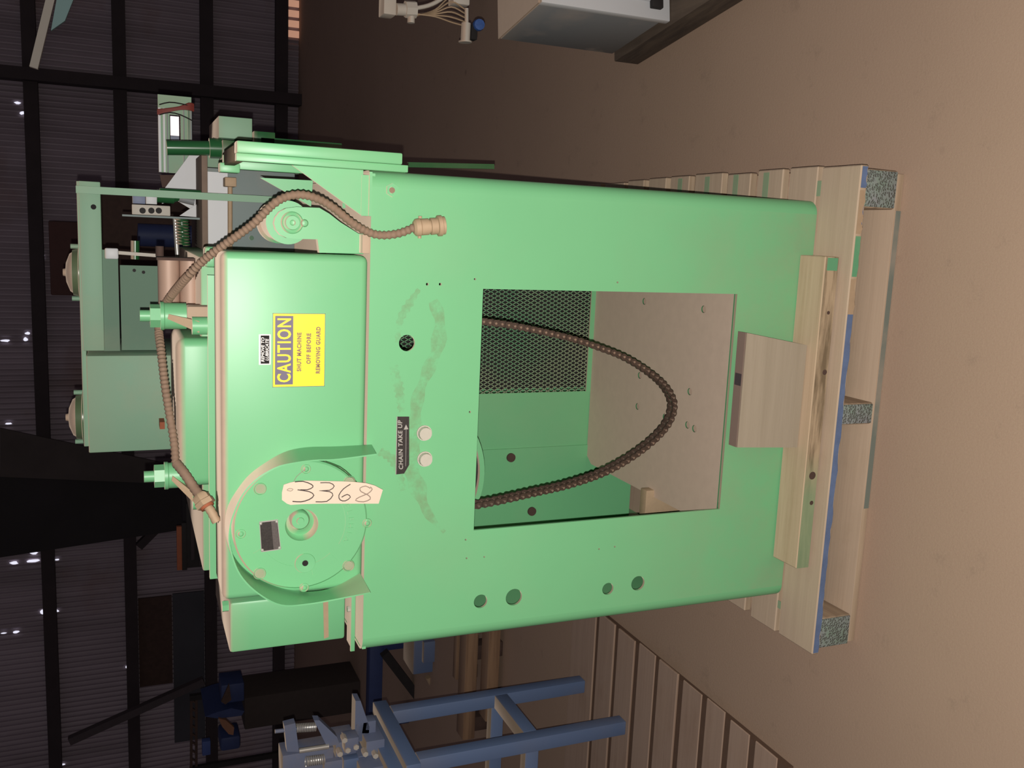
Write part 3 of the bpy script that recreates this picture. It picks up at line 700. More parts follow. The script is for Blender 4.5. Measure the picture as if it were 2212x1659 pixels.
MB().cyl(at(388, 428, Yt-.06), at(420, 436, Yt-.06), .010, n=16).build('rod_end', GREYP, rb)
ts = pbox(285, 368, 443, 465, Yt-.10, .03, .002).build('terminal_strip', OFFW, rb)
for px in (308, 327, 343):
    q = at(px, 455, Yt-.10); MB().cyl(q, q+Vector((0, -.002, 0)), .0075, n=18).build('socket', DARK, ts)
pbox(264, 440, 467, 471, Yt-.12, .15).build('thin_divider', STEEL, rb)
MB().cyl(at(378, 470, Yt), at(384, 562, Yt), .006, n=12).build('bright_rod', SILV, rb)
mb = MB(); a_, b_ = at(392, 472, Yt), at(396, 530, Yt); pts = []
for i in range(120):
    t = i/119; an = t*2*math.pi*9; pts.append(a_.lerp(b_, t)+Vector((0, math.cos(an)*.016, math.sin(an)*.016)))
mb.tube(pts, .0028, 6); mb.build('coil_spring', GREEND, rb)
MB().box((kx0-.06, Yt-.02, pz(436, 500, Yt)), (pxx(440, 335, Yt)+.02, Yt+.2, pz(436, 500, Yt)-.004)).build('support_plate', GREENR, rb)
MB().cyl(at(440, 420, .86), at(345, 415, .86), .010).build('valve_stem', GREEND, rb)

# green junction box and the post beside it
YJ = .78
jx0, jx1 = pxx(508, 300, YJ), pxx(508, 253, YJ)
jb = MB().box((jx0, YJ, pz(545, 275, YJ)), (jx1, YJ+.26, pz(472, 275, YJ)), .002).build('junction_box', GREENR, mach)
MB().box((jx0-.02, YJ-.02, pz(592, 285, YJ)), (pxx(570, 286, YJ), YJ+.2, pz(546, 285, YJ)), .002).build('junction_tray', GREEND, mach)
MB().box((pxx(640, 352, YJ), YJ-.02, ZT-.1), (pxx(600, 300, YJ), YJ+.1, pz(560, 300, YJ)), .002).build('tray_support', GREEND, mach)
MB().cyl(at(500, 321, .80), at(360, 319, .80), .0175, n=28).build('green_post', GREEND, mach)
MB().cyl(at(478, 321, .80), at(452, 320, .80), .024, n=28).build('post_collar', GREEND, mach)
MB().box((pxx(560, 350, .80), .77, ZT), (pxx(560, 310, .80), .85, pz(478, 320, .80)), .002).build('post_base', GREEND, mach)
# control panel with lit window and red wires behind
YC = 1.08
pan = thing('control_panel', at(380, 290, YC), 'x', 'x'); del pan['label']; del pan['category']
pan.parent = mach; pan.location = WP[pan.name]-WP[mach.name]
fx0, fx1 = pxx(378, 374, YC), pxx(378, 207, YC); fz1, fz0 = pz(342, 290, YC), pz(414, 290, YC); Hh = fz1-fz0
sheet([(fx0, fz0), (fx1, fz0), (fx1, fz1), (fx0, fz1)], [[(pxx(379, 334, YC), fz0+.33*Hh), (pxx(379, 248, YC), fz0+.33*Hh), (pxx(379, 248, YC), fz0+.66*Hh), (pxx(379, 334, YC), fz0+.66*Hh)]], .01,
      lambda u, v, w_: Vector((u, YC+w_, v))).build('panel_face', GREENR, pan)
for f0, f1, mt in ((.93, 1.0, WHITE), (.80, .86, WHITE), (.71, .755, STEEL), (.22, .26, STEEL), (.06, .12, GREEND), (.0, .05, STEEL)):
    MB().box((fx0, YC-.012, fz0+f0*Hh), (fx1-.035, YC, fz0+f1*Hh)).build('panel_rail', mt, pan)
MB().box((pxx(379, 333, YC), YC+.03, fz0+.36*Hh), (pxx(379, 292, YC), YC+.035, fz0+.62*Hh)).build('rear_cover', BLUEG, pan)
MB().box((pxx(379, 291, YC), YC+.03, fz0+.36*Hh), (pxx(379, 249, YC), YC+.034, fz0+.62*Hh)).build('daylight_pane', PANEW, pan)  # glowing sheet; the daylight in the panel opening is put in as emission
mb = MB()
for j in range(7):
    o_ = j*2.2; mb.tube([at(340, 238+o_*.6, YC-.015), at(360, 236+o_*.4, YC-.02), at(388, 232-o_*.2+j, YC-.02), at(408, 224+o_*.9, YC-.018), at(418, 226+o_, YC-.012)], .003, 6)
mb.build('red_wires', RED, pan)
mb = MB()
for j, off in enumerate((0, 22)): mb.tube([at(344, 226+off, YC-.02), at(366, 221+off, YC-.025), at(390, 224+off*1.1, YC-.025), at(416, 230+off*1.4, YC-.015)], .0016, 6)
mb.build('black_wires', BLACK, pan)
MB().box((fx0+.02, YC+.012, ZT-.05), (fx0+.07, YC+.05, fz0+.02)).build('panel_leg', GREENR, pan)
mb = MB(); mb.prism([at(352, 412, YC+.02), at(420, 392, YC+.02), at(415, 378, YC+.02), at(345, 378, YC+.02)], (0, .01, 0)); mb.build('brown_plate', RUSTD, pan)

# ================================================================ LOOSE THINGS ON THE MACHINE
# armoured cable with plug
cabl = thing('armoured_cable', at(790, 498, F0-.02), 'dusty brown armoured cable looped over the machine top, round plug dangling on front', 'cable')
pth = [(896, 491, F0-.022), (862, 504, F0-.022), (825, 508, F0-.018), (795, 501, F0-.010), (760, 481, F0-.0), (722, 450, F0+.005), (690, 431, F0+.006), (655, 421, F0+.008), (622, 424, F0+.012),
       (590, 441, F0+.02), (545, 485, F0+.04), (490, 525, F0+.06), (440, 562, F0+.09), (405, 598, F0+.12), (372, 636, F0+.19), (354, 664, F0+.236), (344, 690, F0+.242), (343, 716, F0+.225), (348, 760, F0+.18), (356, 830, F0+.145), (367, 900, F0+.12), (376, 955, F0+.115), (379, 998, F0+.11)]
MB().tube([at(*p_) for p_ in pth], .0072, 12, rib=.28).build('metal_conduit', CONDM, cabl)
a_, b_ = at(893, 492, F0-.022), at(960, 487, F0-.026); ax = b_-a_; Ln = ax.length
plug = MB().lathe([(0, 0), (.011, 0), (.0155, .004), (.0165, .012), (.0150, .014), (.0150, Ln*.48), (.0125, Ln*.49), (.0125, Ln*.54), (.0155, Ln*.55), (.0150, Ln*.76), (.019, Ln*.78), (.019, Ln*.90), (.0165, Ln*.92), (.0165, Ln), (.0145, Ln), (.0145, Ln*.95), (0, Ln*.95)], a_, ax, 28).build('round_plug', PLUGM, cabl)
for s_ in (-1, 1):
    q = a_+ax.normalized()*.012+Vector((.016*s_, 0, 0)); MB().cyl(q, q+Vector((.004*s_, 0, 0)), .0035, n=8).build('clamp_screw', PLUGM, plug)
cb2 = thing('cable_stub', at(440, 1080, F0+.05), 'short dusty cable end with threaded coupling on the left top corner of machine', 'cable')
MB().tube([at(380, 1000, F0+.11), at(398, 1022, F0+.09), at(420, 1055, F0+.07), at(433, 1072, F0+.055)], .0088, 12, rib=.12).build('metal_conduit', CONDM, cb2)
a_, b_ = at(430, 1068, F0+.057), at(446, 1092, F0+.045); ax = b_-a_; Ln = ax.length
MB().lathe([(0, 0), (.012, 0), (.016, Ln*.2), (.016, Ln*.55), (.018, Ln*.6), (.018, Ln), (0, Ln)], a_, ax, 6).build('coupling', PLUGM, cb2)
MB().cyl(b_, b_+ax.normalized()*.005, .0125, n=20).build('red_gasket', ORNG, cb2)
MB().tube([b_, at(455, 1103, F0+.037), at(468, 1128, F0+.03)], .0082, 12, rib=.1).build('cable_end', PLUGM, cb2)

# paper tag
ty = F0-.040
tg = thing('paper_tag', at(630, 1058, ty), 'cream paper tag handwritten 3368 hanging in front of the round gear reducer', 'tag')
out = [(609, 1080), (613, 1047), (628, 1042), (650, 1038), (700, 1039), (750, 1040), (788, 1043), (808, 1048), (827, 1058), (822, 1072), (818, 1088), (760, 1088), (700, 1088), (650, 1089), (624, 1091)]
def tagY(px): return ty - .010*max(0, (px-760)/60)**2*0 + .03*math.sin(max(0, min(1, (px-610)/215))*math.pi)*(-.15)
mb = MB()
cols = []
for px in [609, 613, 620, 628, 640, 660, 680, 700, 720, 740, 760, 775, 790, 800, 810, 820]:
    def edge(side):
        T = [(609, 1064), (613, 1047), (628, 1042), (650, 1038), (700, 1039), (750, 1040), (788, 1043), (808, 1048), (827, 1058)] if side else [(609, 1080), (624, 1091), (650, 1089), (700, 1088), (760, 1088), (818, 1088), (827, 1088)]
        for a0_, a1_ in zip(T, T[1:]):
            if a0_[0] <= px <= a1_[0]: return a0_[1]+(a1_[1]-a0_[1])*(px-a0_[0])/(a1_[0]-a0_[0])
        return T[-1][1]
    Yq = tagY(px); cols.append([at(px, edge(1), Yq), at(px+(0), edge(0), Yq)])
cols[-1][0] = at(827, 1058, tagY(820)); cols[-1][1] = at(818, 1088, tagY(820))
mb.ruled([c_[0] for c_ in cols], [c_[1] for c_ in cols], .0006); mb.build('tag_paper', TAGM, tg)
def stroke(pts, nm, mat, r=.0007):
    mb_ = MB(); mb_.tube([at(a_, b_, tagY(a_)-.0009) for a_, b_ in pts], r, 6); return mb_.build(nm, mat, tg)
stroke([(637, 1041), (655, 1040), (672, 1046), (676, 1052), (664, 1058), (643, 1058), (668, 1062), (678, 1070), (668, 1079), (650, 1084), (632, 1083)], 'digit', INK, .0010)
stroke([(692, 1043), (712, 1043), (722, 1050), (712, 1059), (690, 1060), (712, 1062), (719, 1070), (706, 1083), (682, 1084)], 'digit', INK, .0009)
stroke([(757, 1046), (742, 1056), (732, 1070), (735, 1080), (746, 1082), (757, 1074), (750, 1068), (738, 1074)], 'digit', INK, .0009)
stroke([(800, 1055), (790, 1050), (778, 1054), (780, 1062), (796, 1070), (800, 1078), (785, 1084), (768, 1081), (776, 1074), (795, 1066), (804, 1057), (800, 1052)], 'digit', INK2, .0009)
stroke([(620, 1058), (626, 1055), (633, 1057), (628, 1061), (620, 1059)], 'eyelet', INK2, .0006)
MB().tube([at(626, 1058, ty-.001), at(640, 1030, F0-.028), at(661, 1013, F0-.030)], .0005, 5).build('string', INK2, tg)

# roller chain hanging in the opening
chain = thing('roller_chain', at(1455, 870, .16), 'dark oily roller chain hanging in a long loop inside the cabinet opening', 'chain')
cp = [(985, 683, .15), (1042, 694, .15), (1100, 702, .15), (1170, 716, .15), (1240, 733, .15), (1300, 753, .15), (1350, 773, .15), (1395, 800, .15), (1430, 829, .155), (1449, 858, .16), (1452, 884, .165), (1442, 912, .165), (1420, 940, .165),
      (1385, 970, .165), (1340, 1000, .165), (1290, 1025, .165), (1220, 1048, .16), (1150, 1064, .155), (1080, 1080, .15), (1028, 1090, .15), (980, 1099, .15)]
cpts = smooth([at(*p_) for p_ in cp], .002); pit = .0127*1.05; pos = [cpts[0]]; 
for q in cpts:
    if (q-pos[-1]).length >= pit: pos.append(q)
m1 = MB(); m2 = MB()
ctr = Vector((sum(p_.x for p_ in pos)/len(pos), .16, .85))
for i, (a_, b_) in enumerate(zip(pos, pos[1:])):
    d = (b_-a_).normalized(); side = Vector((0, 1, 0)); side = (side-d*side.dot(d)).normalized(); nn = d.cross(side).normalized()
    gap = .0085 if i % 2 else .0115
    for s_ in (-1, 1):
        c_ = side*gap*s_; h = .0072
        loop = []
        for t in range(7): an = math.pi/2+math.pi*t/6; loop.append(a_+c_+(d*math.cos(an)+nn*math.sin(an))*h)
        loop.append((a_+b_)/2+c_-nn*h*.72)
        for t in range(7): an = -math.pi/2+math.pi*t/6; loop.append(b_+c_+(d*math.cos(an)+nn*math.sin(an))*h)
        loop.append((a_+b_)/2+c_+nn*h*.72)
        m1.prism(loop, side*.0018)
    m2.cyl(a_-side*.0148, a_+side*.0148, .0026, n=8); m2.cyl(a_-side*.007, a_+side*.007, .0036, n=12)
m1.build('link_plates', CHAIN, chain); m2.build('pins_and_rollers', CHAINB, chain)

# ================================================================ PALLET, PLANK, BOARD
PT = .130
PFy = -.075; PX0, PX1 = -.580, .503; PDEP = 1.33
pal = thing('wooden_pallet', (-.04, .5, 0), 'worn wooden pallet with blue-painted front edge under the green machine', 'pallet')
ang = .0
def paly(px, py, z): return atz(px, py, z).y
widths = [.125, .10, .10, .10, .13, .10, .10, .10, .13, .10]
y_ = PFy; i = 0
mbp = None
for i, w_ in enumerate(widths):
    MB().box((PX0+random.uniform(-.004, .004), y_, PT-.020), (PX1+random.uniform(-.004, .004), y_+w_-.006, PT+(.0015 if i % 2 else 0)), .0025, 1).build('deck_board', PW, pal)
    if i in (0, 1, 2, 3, 4):
        pass
    y_ += w_+(.006 if i == 0 else .02)
PYB = y_-.02
mGP = paint('green_smear', (0.115, 0.33, 0.17), rough=.8, haze=.9, dust=.35)
mBP = plain('blue_edge_paint', (0.14, 0.20, 0.36), .8, var=.25, scale=30)
def smear(x0_, x1_, y0_, y1_): MB().box((x0_, y0_, PT+.0014), (x1_, y1_, PT+.0022)).build('paint_stripe', mGP, pal)
smear(XR+.01, PX1-.03, PFy+.116, PFy+.128)
for yy in (.245, .365, .49, .62): smear(XR+.004, PX1-.004, yy-.02, yy)
smear(PX0+.06, XL-.01, PFy+.118, PFy+.128)
def jag(x0_, x1_, n_, z0_, z1_, mat, yy, jit=.004, nm='painted_edge'):
    m = MB(); T = []; B = []
    for i in range(n_+1):
        x = x0_+(x1_-x0_)*i/n_; T.append(Vector((x, yy, z1_+random.uniform(-jit, .0)*0))); B.append(Vector((x, yy, z0_+random.uniform(0, jit))))
    m.prism(T+B[::-1], (0, .0008, 0)); return m.build(nm, mat, pal)
jag(PX0+.002, .19, 40, PT-.019, PT-.0025, mBP, PFy-.0009)
jag(.27, .355, 8, PT-.019, PT-.003, mGP, PFy-.0009)
jag(.36, .44, 8, PT-.017, PT-.010, mBP, PFy-.0009)
jag(.455, PX1-.004, 6, PT-.019, PT-.003, mBP, PFy-.0009)
# pale splinters where the edge broke
for x0_, x1_ in ((.19, .265), (.36, .45)):
    jag(x0_, x1_, 8, PT-.019, PT-.002, PLUGM, PFy-.0012, .006, 'splintered_edge')
for xa, xb in ((PX1-.088, PX1-.006), (-.055, -.006), (PX0+.004, PX0+.078)):
    MB().box((xa, PFy+.012, .018), (xb, PYB-.01, PT-.020), .004).build('stringer', wood('stringer_%d' % int(xa*100+90), (0.33, 0.24, 0.16), (0.22, 0.15, 0.10), .5, DUST, 'Y'), pal)
    m = MB(); m.box((xa+.003, PFy+.009, .021), (xb-.003, PFy+.0125, PT-.022), .001); m.build('end_grain', ENDG, pal)
for y0_, w_ in ((PFy+.01, .11), (PFy+.5, .1), (PYB-.13, .11)):
    MB().box((PX0+.01, y0_, .001), (PX1-.012, y0_+w_, .018), .002).build('bottom_board', PW, pal)
m = MB(); m.box((PX0+.33, PFy+.0085, .002), (PX1-.09, PFy+.0102, .016)); m.build('bottom_edge_paint', paint('bottom_edge', (0.17, 0.19, 0.16), .8, haze=.9), pal)
# loose plank
pk = thing('loose_plank', (-.03, 0.0, PT), 'long bare wooden plank lying flat on the pallet in front of machine', 'plank')
px_l = atz(1696, 1212, PT+.036).x; px_r = atz(1757, 552, PT+.036).x
ky0 = atz(1785, 552, PT+.038).y; ky1 = F0-.002
mb = MB(); mb.prism([(px_l-.004, ky0, PT+.0025), (px_l-.004, ky0, PT+.038), (px_r, ky0+.002, PT+.038), (px_r, ky0+.002, PT+.0025)], (0, ky1-ky0, 0))
bmesh.ops.bevel(mb.bm, geom=list(mb.bm.edges), offset=.002, segments=1, affect='EDGES'); mb.build('plank_board', PLW, pk)
grn = plain('greenish_stain', (0.26, 0.28, 0.17), .9, var=.25, scale=20)
def face_mat():
    m, N, L, P = nt('stained_plank_face')
    g = N.new('ShaderNodeNewGeometry'); mp = N.new('ShaderNodeMapping'); L.new(g.outputs['Position'], mp.inputs[0]); mp.inputs['Scale'].default_value = (6, 1, 60)
    s1 = N.new('ShaderNodeSeparateXYZ'); L.new(g.outputs['Position'], s1.inputs[0])
    a = mixc(N, L, ramp(N, L, noise(N, L, 1, 5, mp.outputs[0]), .42, .62), (0.42, 0.31, 0.20), (0.17, 0.12, 0.07))
    L.new(mixc(N, L, mul(N, L, ramp(N, L, s1.outputs[0], -.12, -.22), .8), a, (0.20, 0.29, 0.16)), P.inputs['Base Color']); P.inputs['Roughness'].default_value = .95
    return m
MB().box((px_l-.003, ky0-.0008, PT+.004), (px_r-.001, ky0+.0004, PT+.036)).build('stained_face', face_mat(), pk)
MB().box((px_r-.03, ky0-.0012, PT+.006), (px_r-.003, ky0+.0025, PT+.034)).build('green_stain', mGP, pk)
for xx, zz_, r in ((-.172, .018, .009), (-.235, .013, .005), (.06, .012, .006), (.19, .018, .004)):
    q = Vector((xx, ky0-.0009, PT+zz_)); MB().cyl(q, q+Vector((0, .001, 0)), r, n=14).build('knot', RUSTD, pk)
# square board offcut standing against the cabinet
Yo = F0-.052
zt_ = PT+.147
def oz(px, py): return at(px, py, Yo)
ob = thing('board_offcut', (0, Yo, PT+.04), 'greyed square board standing on edge between plank and cabinet front', 'board')
A_ = [oz(1601, 718), oz(1708, 745), oz(1700, 968), oz(1592, 968)]
A_ = [oz(1604, 719), Vector((oz(1712, 746).x, Yo, PT+.0395)), Vector((oz(1700, 968).x, Yo, PT+.0395)), oz(1602, 966)]
zt_ = (A_[0].z+A_[3].z)/2; A_[0].z = zt_; A_[3].z = zt_
mb = MB(); mb.prism(A_, (0, .030, 0)); mb.build('board_face', PLYW, ob)
tb = MB(); tb.prism([v+Vector((0, 0, .0005)) for v in (A_[0]+Vector((-.0, .003, 0)), A_[0]+Vector((0, .029, 0)), A_[3]+Vector((0, .029, 0)), A_[3]+Vector((0, .003, 0)))], (0, 0, .0012)); tb.build('dusty_edge', paint('edge_dust', (0.24, 0.16, 0.13), .95, dust=0), ob)
q = A_[0].lerp(A_[3], .41); MB().box(q+Vector((-.013, .004, .0017)), q+Vector((.013, .026, .0022))).build('dark_mark', plain('mark', (0.07, 0.05, 0.055), .8), ob)

# ================================================================ RIGHT EDGE: ENCLOSURE ON SKID
S0 = atz(1430, 46, .11); 
sx_ = .915
en = thing('electrical_enclosure', (1.15, .95, .11), 'dusty grey-white electrical enclosure on a dark skid at the right edge', 'cabinet')
ey0 = atz(1430, 46, .11).y; ey1 = atz(1323, 117, .11).y
ex0 = (atz(1430, 46, .11).x+atz(1323, 117, .11).x)/2
ezt = (at(1187, 8, ey0).z+at(1062, 83, ey1).z)/2
rot = math.atan2(atz(1323, 117, .11).x-atz(1430, 46, .11).x, ey1-ey0)
def ebox(x0_, y0_, z0_, x1_, y1_, z1_, nm, mt, par, bev=0):
    m = MB(); m.box((x0_, y0_, z0_), (x1_, y1_, z1_), bev)
    R = Matrix.Rotation(-rot, 4, 'Z'); base = Vector((atz(1430, 46, .11).x, ey0, 0))
    for v in m.bm.verts: v.co = base + (R @ v.co)
    return m.build(nm, mt, par)
Ly = math.hypot(ey1-ey0, atz(1323, 117, .11).x-atz(1430, 46, .11).x)
ebox(0, .012, .11, .50, Ly, ezt, 'enclosure_body', GREYP, en, .004)
ebox(-.002, -.012, .11-.02, .52, .012, ezt+.002, 'front_frame', WHITE, en, .003)
ebox(.045, -.018, .13, .48, -.012, ezt-.04, 'door', WHITE, en, .004)
ebox(.025, -.03, .122, .07, -.012, .158, 'latch', DARK, en, .003)
ebox(.0, .0, ezt+.002, .50, Ly, ezt+.006, 'dusty_top', SHELFM, en)
sk = thing('timber_skid', (1.15, .5, 0), 'dark timber skid on the floor below the enclosure at the right edge', 'skid')
SKM = wood('skid_wood', (0.12, 0.085, 0.06), (0.06, 0.04, 0.03), .35, (0.22, 0.155, 0.11), 'Y')
for k_, (xx, y0_, y1_) in enumerate(((-.012, -1.15, Ly+.03), (.42, -1.1, Ly+.03))):
    ebox(xx, y0_, .0, xx+.09, y1_, .088, 'skid_runner', SKM, sk, .004)
ebox(0.08, -.05, .01, .42, .05, .080, 'skid_crosspiece', SKM, sk, .003); ebox(0.08, -.6, .01, .42, -.5, .080, 'skid_crosspiece', SKM, sk, .003)
# air fittings on the enclosure
Ya = ey1+.02
af = thing('air_regulator', at(1000, 40, Ya), 'dusty white air filter fittings with blue knob above the grey enclosure', 'regulator')
mb = MB(); mb.tube([at(905, -12, Ya), at(903, 20, Ya)], .02, 16)
MB().box(at(830, -25, Ya), at(856, 33, Ya)+Vector((0, .06, 0)), .003).build('square_block', OFFW, af)
MB().cyl(at(856, 20, Ya+.03), at(875, 21, Ya+.03), .017, n=20).build('pipe_union', OFFW, af)
MB().cyl(at(875, 20, Ya+.03), at(898, 21, Ya+.03), .024, n=8).build('hex_union', OFFW, af)
q = at(888, 42, Ya+.03); MB().cyl(q+Vector((-.01, 0, 0)), q+Vector((.01, 0, 0)), .011, n=12).build('drain_nut', OFFW, af)
MB().tube([at(896, 18, Ya+.03), at(925, 12, Ya+.03), at(950, 0, Ya+.03), at(975, -20, Ya+.03)], .006, 10).build('air_hose', OFFW, af)
mb = MB()
for j in range(6): mb.tube([at(898, 30+j, Ya+.03), at(940, 36-j*3, Ya+.02+j*.01), at(975, 48-j*11, Ya+.03), at(1004, 56-j*9, Ya+.04)], .0022, 6)
mb.build('thin_tubes', PLUGM, af)
MB().cyl(at(1008, 18, Ya+.03), at(1008, 50, Ya+.03), .006, n=12).build('riser_pipe', OFFW, af)
MB().cyl(at(1007, 50, Ya+.03), at(1005, 90, Ya+.03), .014, n=16).build('filter_bowl', OFFW, af)
MB().cyl(at(1005, 89, Ya+.03), at(1005, 92, Ya+.03), .020, n=16).build('bowl_foot', OFFW, af)
MB().box(at(1019, 52, Ya+.02), at(1031, 86, Ya+.02)+Vector((0, .03, 0)), .002).build('black_valve', BLACK, af)
q = at(1034, 54, Ya+.02); MB().lathe([(0, -.012), (.016, -.010), (.018, 0), (.016, .012), (0, .014)], q, (0, 1, 0), 12).build('blue_knob', KNOBB, af)
MB().box(at(980, -20, Ya+.03), at(1015, 12, Ya+.03)+Vector((0, .05, 0)), .004).build('regulator_body', OFFW, af)
MB().bar(at(845, -60, Ya+.04), at(1330, -60, Ya+.04), .03).build('manifold_post', GREYP, af)
MB().bar(at(845, -62, Ya+.04), at(845, -20, Ya+.04), .02).build('post_arm', GREYP, af)
MB().bar(at(1000, -62, Ya+.04), at(1000, -15, Ya+.04), .02).build('post_arm', GREYP, af)
MB().box(Vector((at(1330, -60, Ya+.04).x-.05, Ya-.02, 0)), Vector((at(1330, -60, Ya+.04).x+.05, Ya+.1, at(1320, -60, Ya+.04).z)), .003).build('stand_foot', GREYP, af)

# pale arm at the top right
Yx = 2.6
la = thing('light_arm', at(110, 0, Yx), 'pale blue-green bar with flat plate reaching in high at the top right', 'bar')
MB().bar(at(73, 147, Yx), at(150, -170, Yx), .026, .03).build('square_bar', OFFW, la)
mb = MB(); mb.prism([at(110, 66, Yx-.02), at(140, 45, Yx-.02), at(158, 0, Yx-.02), at(175, -80, Yx-.02), at(134, -80, Yx-.02), at(122, 0, Yx-.02)], (0, .02, 0)); mb.build('flat_plate', paint('pale_teal', (0.26, 0.42, 0.42), .6), la)
q = at(150, -170, Yx); MB().box((q.x-.04, Yx-.05, 0), (q.x+.06, Yx+.06, q.z+.1), .004).build('stand_column', STEEL, la)

# ================================================================ LEFT: PLANK DECK, BLUE STAND, LUMBER
dk = thing('plank_platform', (-1.7, .6, 0), 'low dusty platform of wide planks on the floor at lower left', 'platform')
ys = [atz(px, 1480, .03).y for px in (1225, 1282, 1324, 1369, 1415, 1468, 1522, 1576, 1634, 1700)]
ys = [ys[0]]+ys[1:]; edge_x = (atz(1340, 1345, .03).x+atz(1690, 1650, .03).x)/2
for a_, b_ in zip(ys, ys[1:]):
    MB().box((-3.4, b_+.012, .0235), (edge_x+random.uniform(-.012, .006), a_-.014, .03+random.uniform(-.002, .002)), .002, 1).build('deck_plank', DECK, dk)
MB().box((-3.4, ys[-1]-.02, .001), (edge_x-.02, ys[0], .023)).build('platform_base', plain('dark_gap', (.15, .085, .055), .9), dk)
st = thing('blue_stand', (-1.3, 1.0, .03), 'blue square-tube stand with springs and clamps on top, at the left edge', 'stand')
TW = .047
fx, fy = (at(1360, 1588, .86).x+at(920, 1645, .86).x)/2, .86
rx, ry = (at(1272, 1492, 1.16).x+at(880, 1528, 1.16).x)/2, 1.16
SX = (fx+rx)/2
ztop = (at(892, 1628, .86).z+at(862, 1530, 1.16).z)/2
for (x_, yy) in ((SX, .86), (SX, 1.16), (SX-.62, .86), (SX-.62, 1.16)):
    MB().box((x_-TW/2, yy, .032), (x_+TW/2, yy+TW, ztop), .003).build('leg', BLUE, st)
zmid = at(1120, 1560, 1.0).z
for x_ in (SX, SX-.62):
    MB().box((x_-TW/2, .86+TW, zmid-TW/2), (x_+TW/2, 1.16, zmid+TW/2), .002).build('side_rail', BLUE, st)
    MB().box((x_-TW/2, .84, ztop), (x_+TW/2, 1.20+TW, ztop+TW), .003).build('top_rail', BLUE, st)
for yy in (.86, 1.16):
    zc = at(1150, 1640, .86).z
    MB().box((SX-.60, yy+.005, zc-TW/2), (SX-TW/2, yy+TW-.005, zc+TW/2), .002).build('cross_rail', BLUE, st)
MB().box((SX-.66, .86, ztop+TW), (SX+.0, 1.20, ztop+TW+.045), .002).build('table_block', BLUE, st)
zt2 = ztop+TW+.045
MB().box((SX-.66, .93, zt2), (SX-.02, 1.16, zt2+.07), .002).build('carriage', BLUEG, st)
z3 = zt2+.07
def sb(pT, pB, pR, pL, Y, dep, nm, mt=BLUEG, bev=.002): return pbox(pT, pB, pR, pL, Y, dep, bev).build(nm, mt, st)
sb(768, 812, 1560, 1600, 1.05, .04, 'base_block')
mb = MB(); mb.prism([at(768, 1514, 1.05), at(779, 1514, 1.05), at(798, 1570, 1.05), at(796, 1598, 1.05), at(766, 1598, 1.05)], (0, .05, 0)); mb.build('pointed_guide', BLUEG, st)
sb(725, 770, 1602, 1640, 1.02, .10, 'vise_body'); sb(745, 775, 1595, 1625, .98, .05, 'hinge_block')
mb = MB(); mb.prism([at(678, 1556, 1.0), at(690, 1556, 1.0), at(728, 1592, 1.0), at(734, 1608, 1.0), at(706, 1612, 1.0)], (0, .03, 0)); mb.build('swing_arm', BLUEG, st)
mb = MB(); mb.prism([at(614, 1568, 1.0), at(638, 1562, 1.0), at(646, 1624, 1.0), at(620, 1624, 1.0)], (0, .03, 0)); mb.build('post_arm', BLUEG, st)
mb = MB(); a_, b_ = at(638, 1573, 1.015), at(681, 1570, 1.015); pts = []
d = (b_-a_).normalized(); X_ = d.orthogonal().normalized(); Y__ = d.cross(X_)
for i in range(150):
    t = i/149; an = t*2*math.pi*12; pts.append(a_.lerp(b_, t)+(X_*math.cos(an)+Y__*math.sin(an))*.012)
mb.tube(pts, .0022, 5); mb.build('coil_spring', SILV, st)
MB().cyl(at(594, 1580, 1.015), at(681, 1570, 1.015), .006, n=12).build('spring_rod', BLUEG, st)
MB().cyl(at(646, 1622, 1.0), at(710, 1612, 1.0), .008, n=12).build('bright_shaft', SILV, st)
sb(610, 720, 1624, 1700, 1.02, .08, 'spring_housing'); sb(700, 790, 1640, 1700, 1.0, .12, 'vise_base')
mb = MB(); a_, b_ = at(660, 1645, 1.0), at(700, 1640, 1.0); pts = []
d = (b_-a_).normalized(); X_ = d.orthogonal().normalized(); Y__ = d.cross(X_)
for i in range(120):
    t = i/119; an = t*2*math.pi*9; pts.append(a_.lerp(b_, t)+(X_*math.cos(an)+Y__*math.sin(an))*.014)
mb.tube(pts, .0022, 5); mb.build('coil_spring', SILV, st)
sb(790, 830, 1600, 1700, 1.0, .16, 'slide_plate')
for px, py in ((745, 1600), (752, 1622), (770, 1615), (735, 1630), (790, 1630), (812, 1634)):
    q = at(px, py, .975); MB().cyl(q, q+Vector((0, .03, 0)), .009, n=6).build('clamp_bolt', OFFW, st)
sb(742, 775, 1640, 1668, .985, .03, 'blue_block', BLUE)

# lumber and scrap behind, left
lt = [(1003, 1030, 1380, 1600, 2.1), (1052, 1078, 1378, 1560, 2.0), (1100, 1112, 1370, 1480, 1.95), (985, 998, 1380, 1470, 2.3)]
labs = ['rough brown timber length lying across, directly behind the blue stand frame', 'brown timber length nearest the floor among those behind the blue stand', 'thin brown batten lowest on the floor left of the green cabinet', 'short brown stick end beneath the blue block left of the cabinet']
for (t_, b_, pr_, pl_, Y_), lb in zip(lt, labs):
    zt_ = at((t_+b_)/2, (pr_+pl_)/2, Y_).z
    m = MB(); x0_, x1_ = at(t_, pl_, Y_).x, at(t_, pr_, Y_).x+.15; hh = (at(t_, pr_, Y_).z-at(b_, pr_, Y_).z)
    m.box((x0_, Y_, zt_-hh/2), (x1_, Y_+hh*1.5, zt_+hh/2), .006)
    tag(m.build('timber_length', LUMB), lb, 'timber', 'timber lengths behind the blue stand')
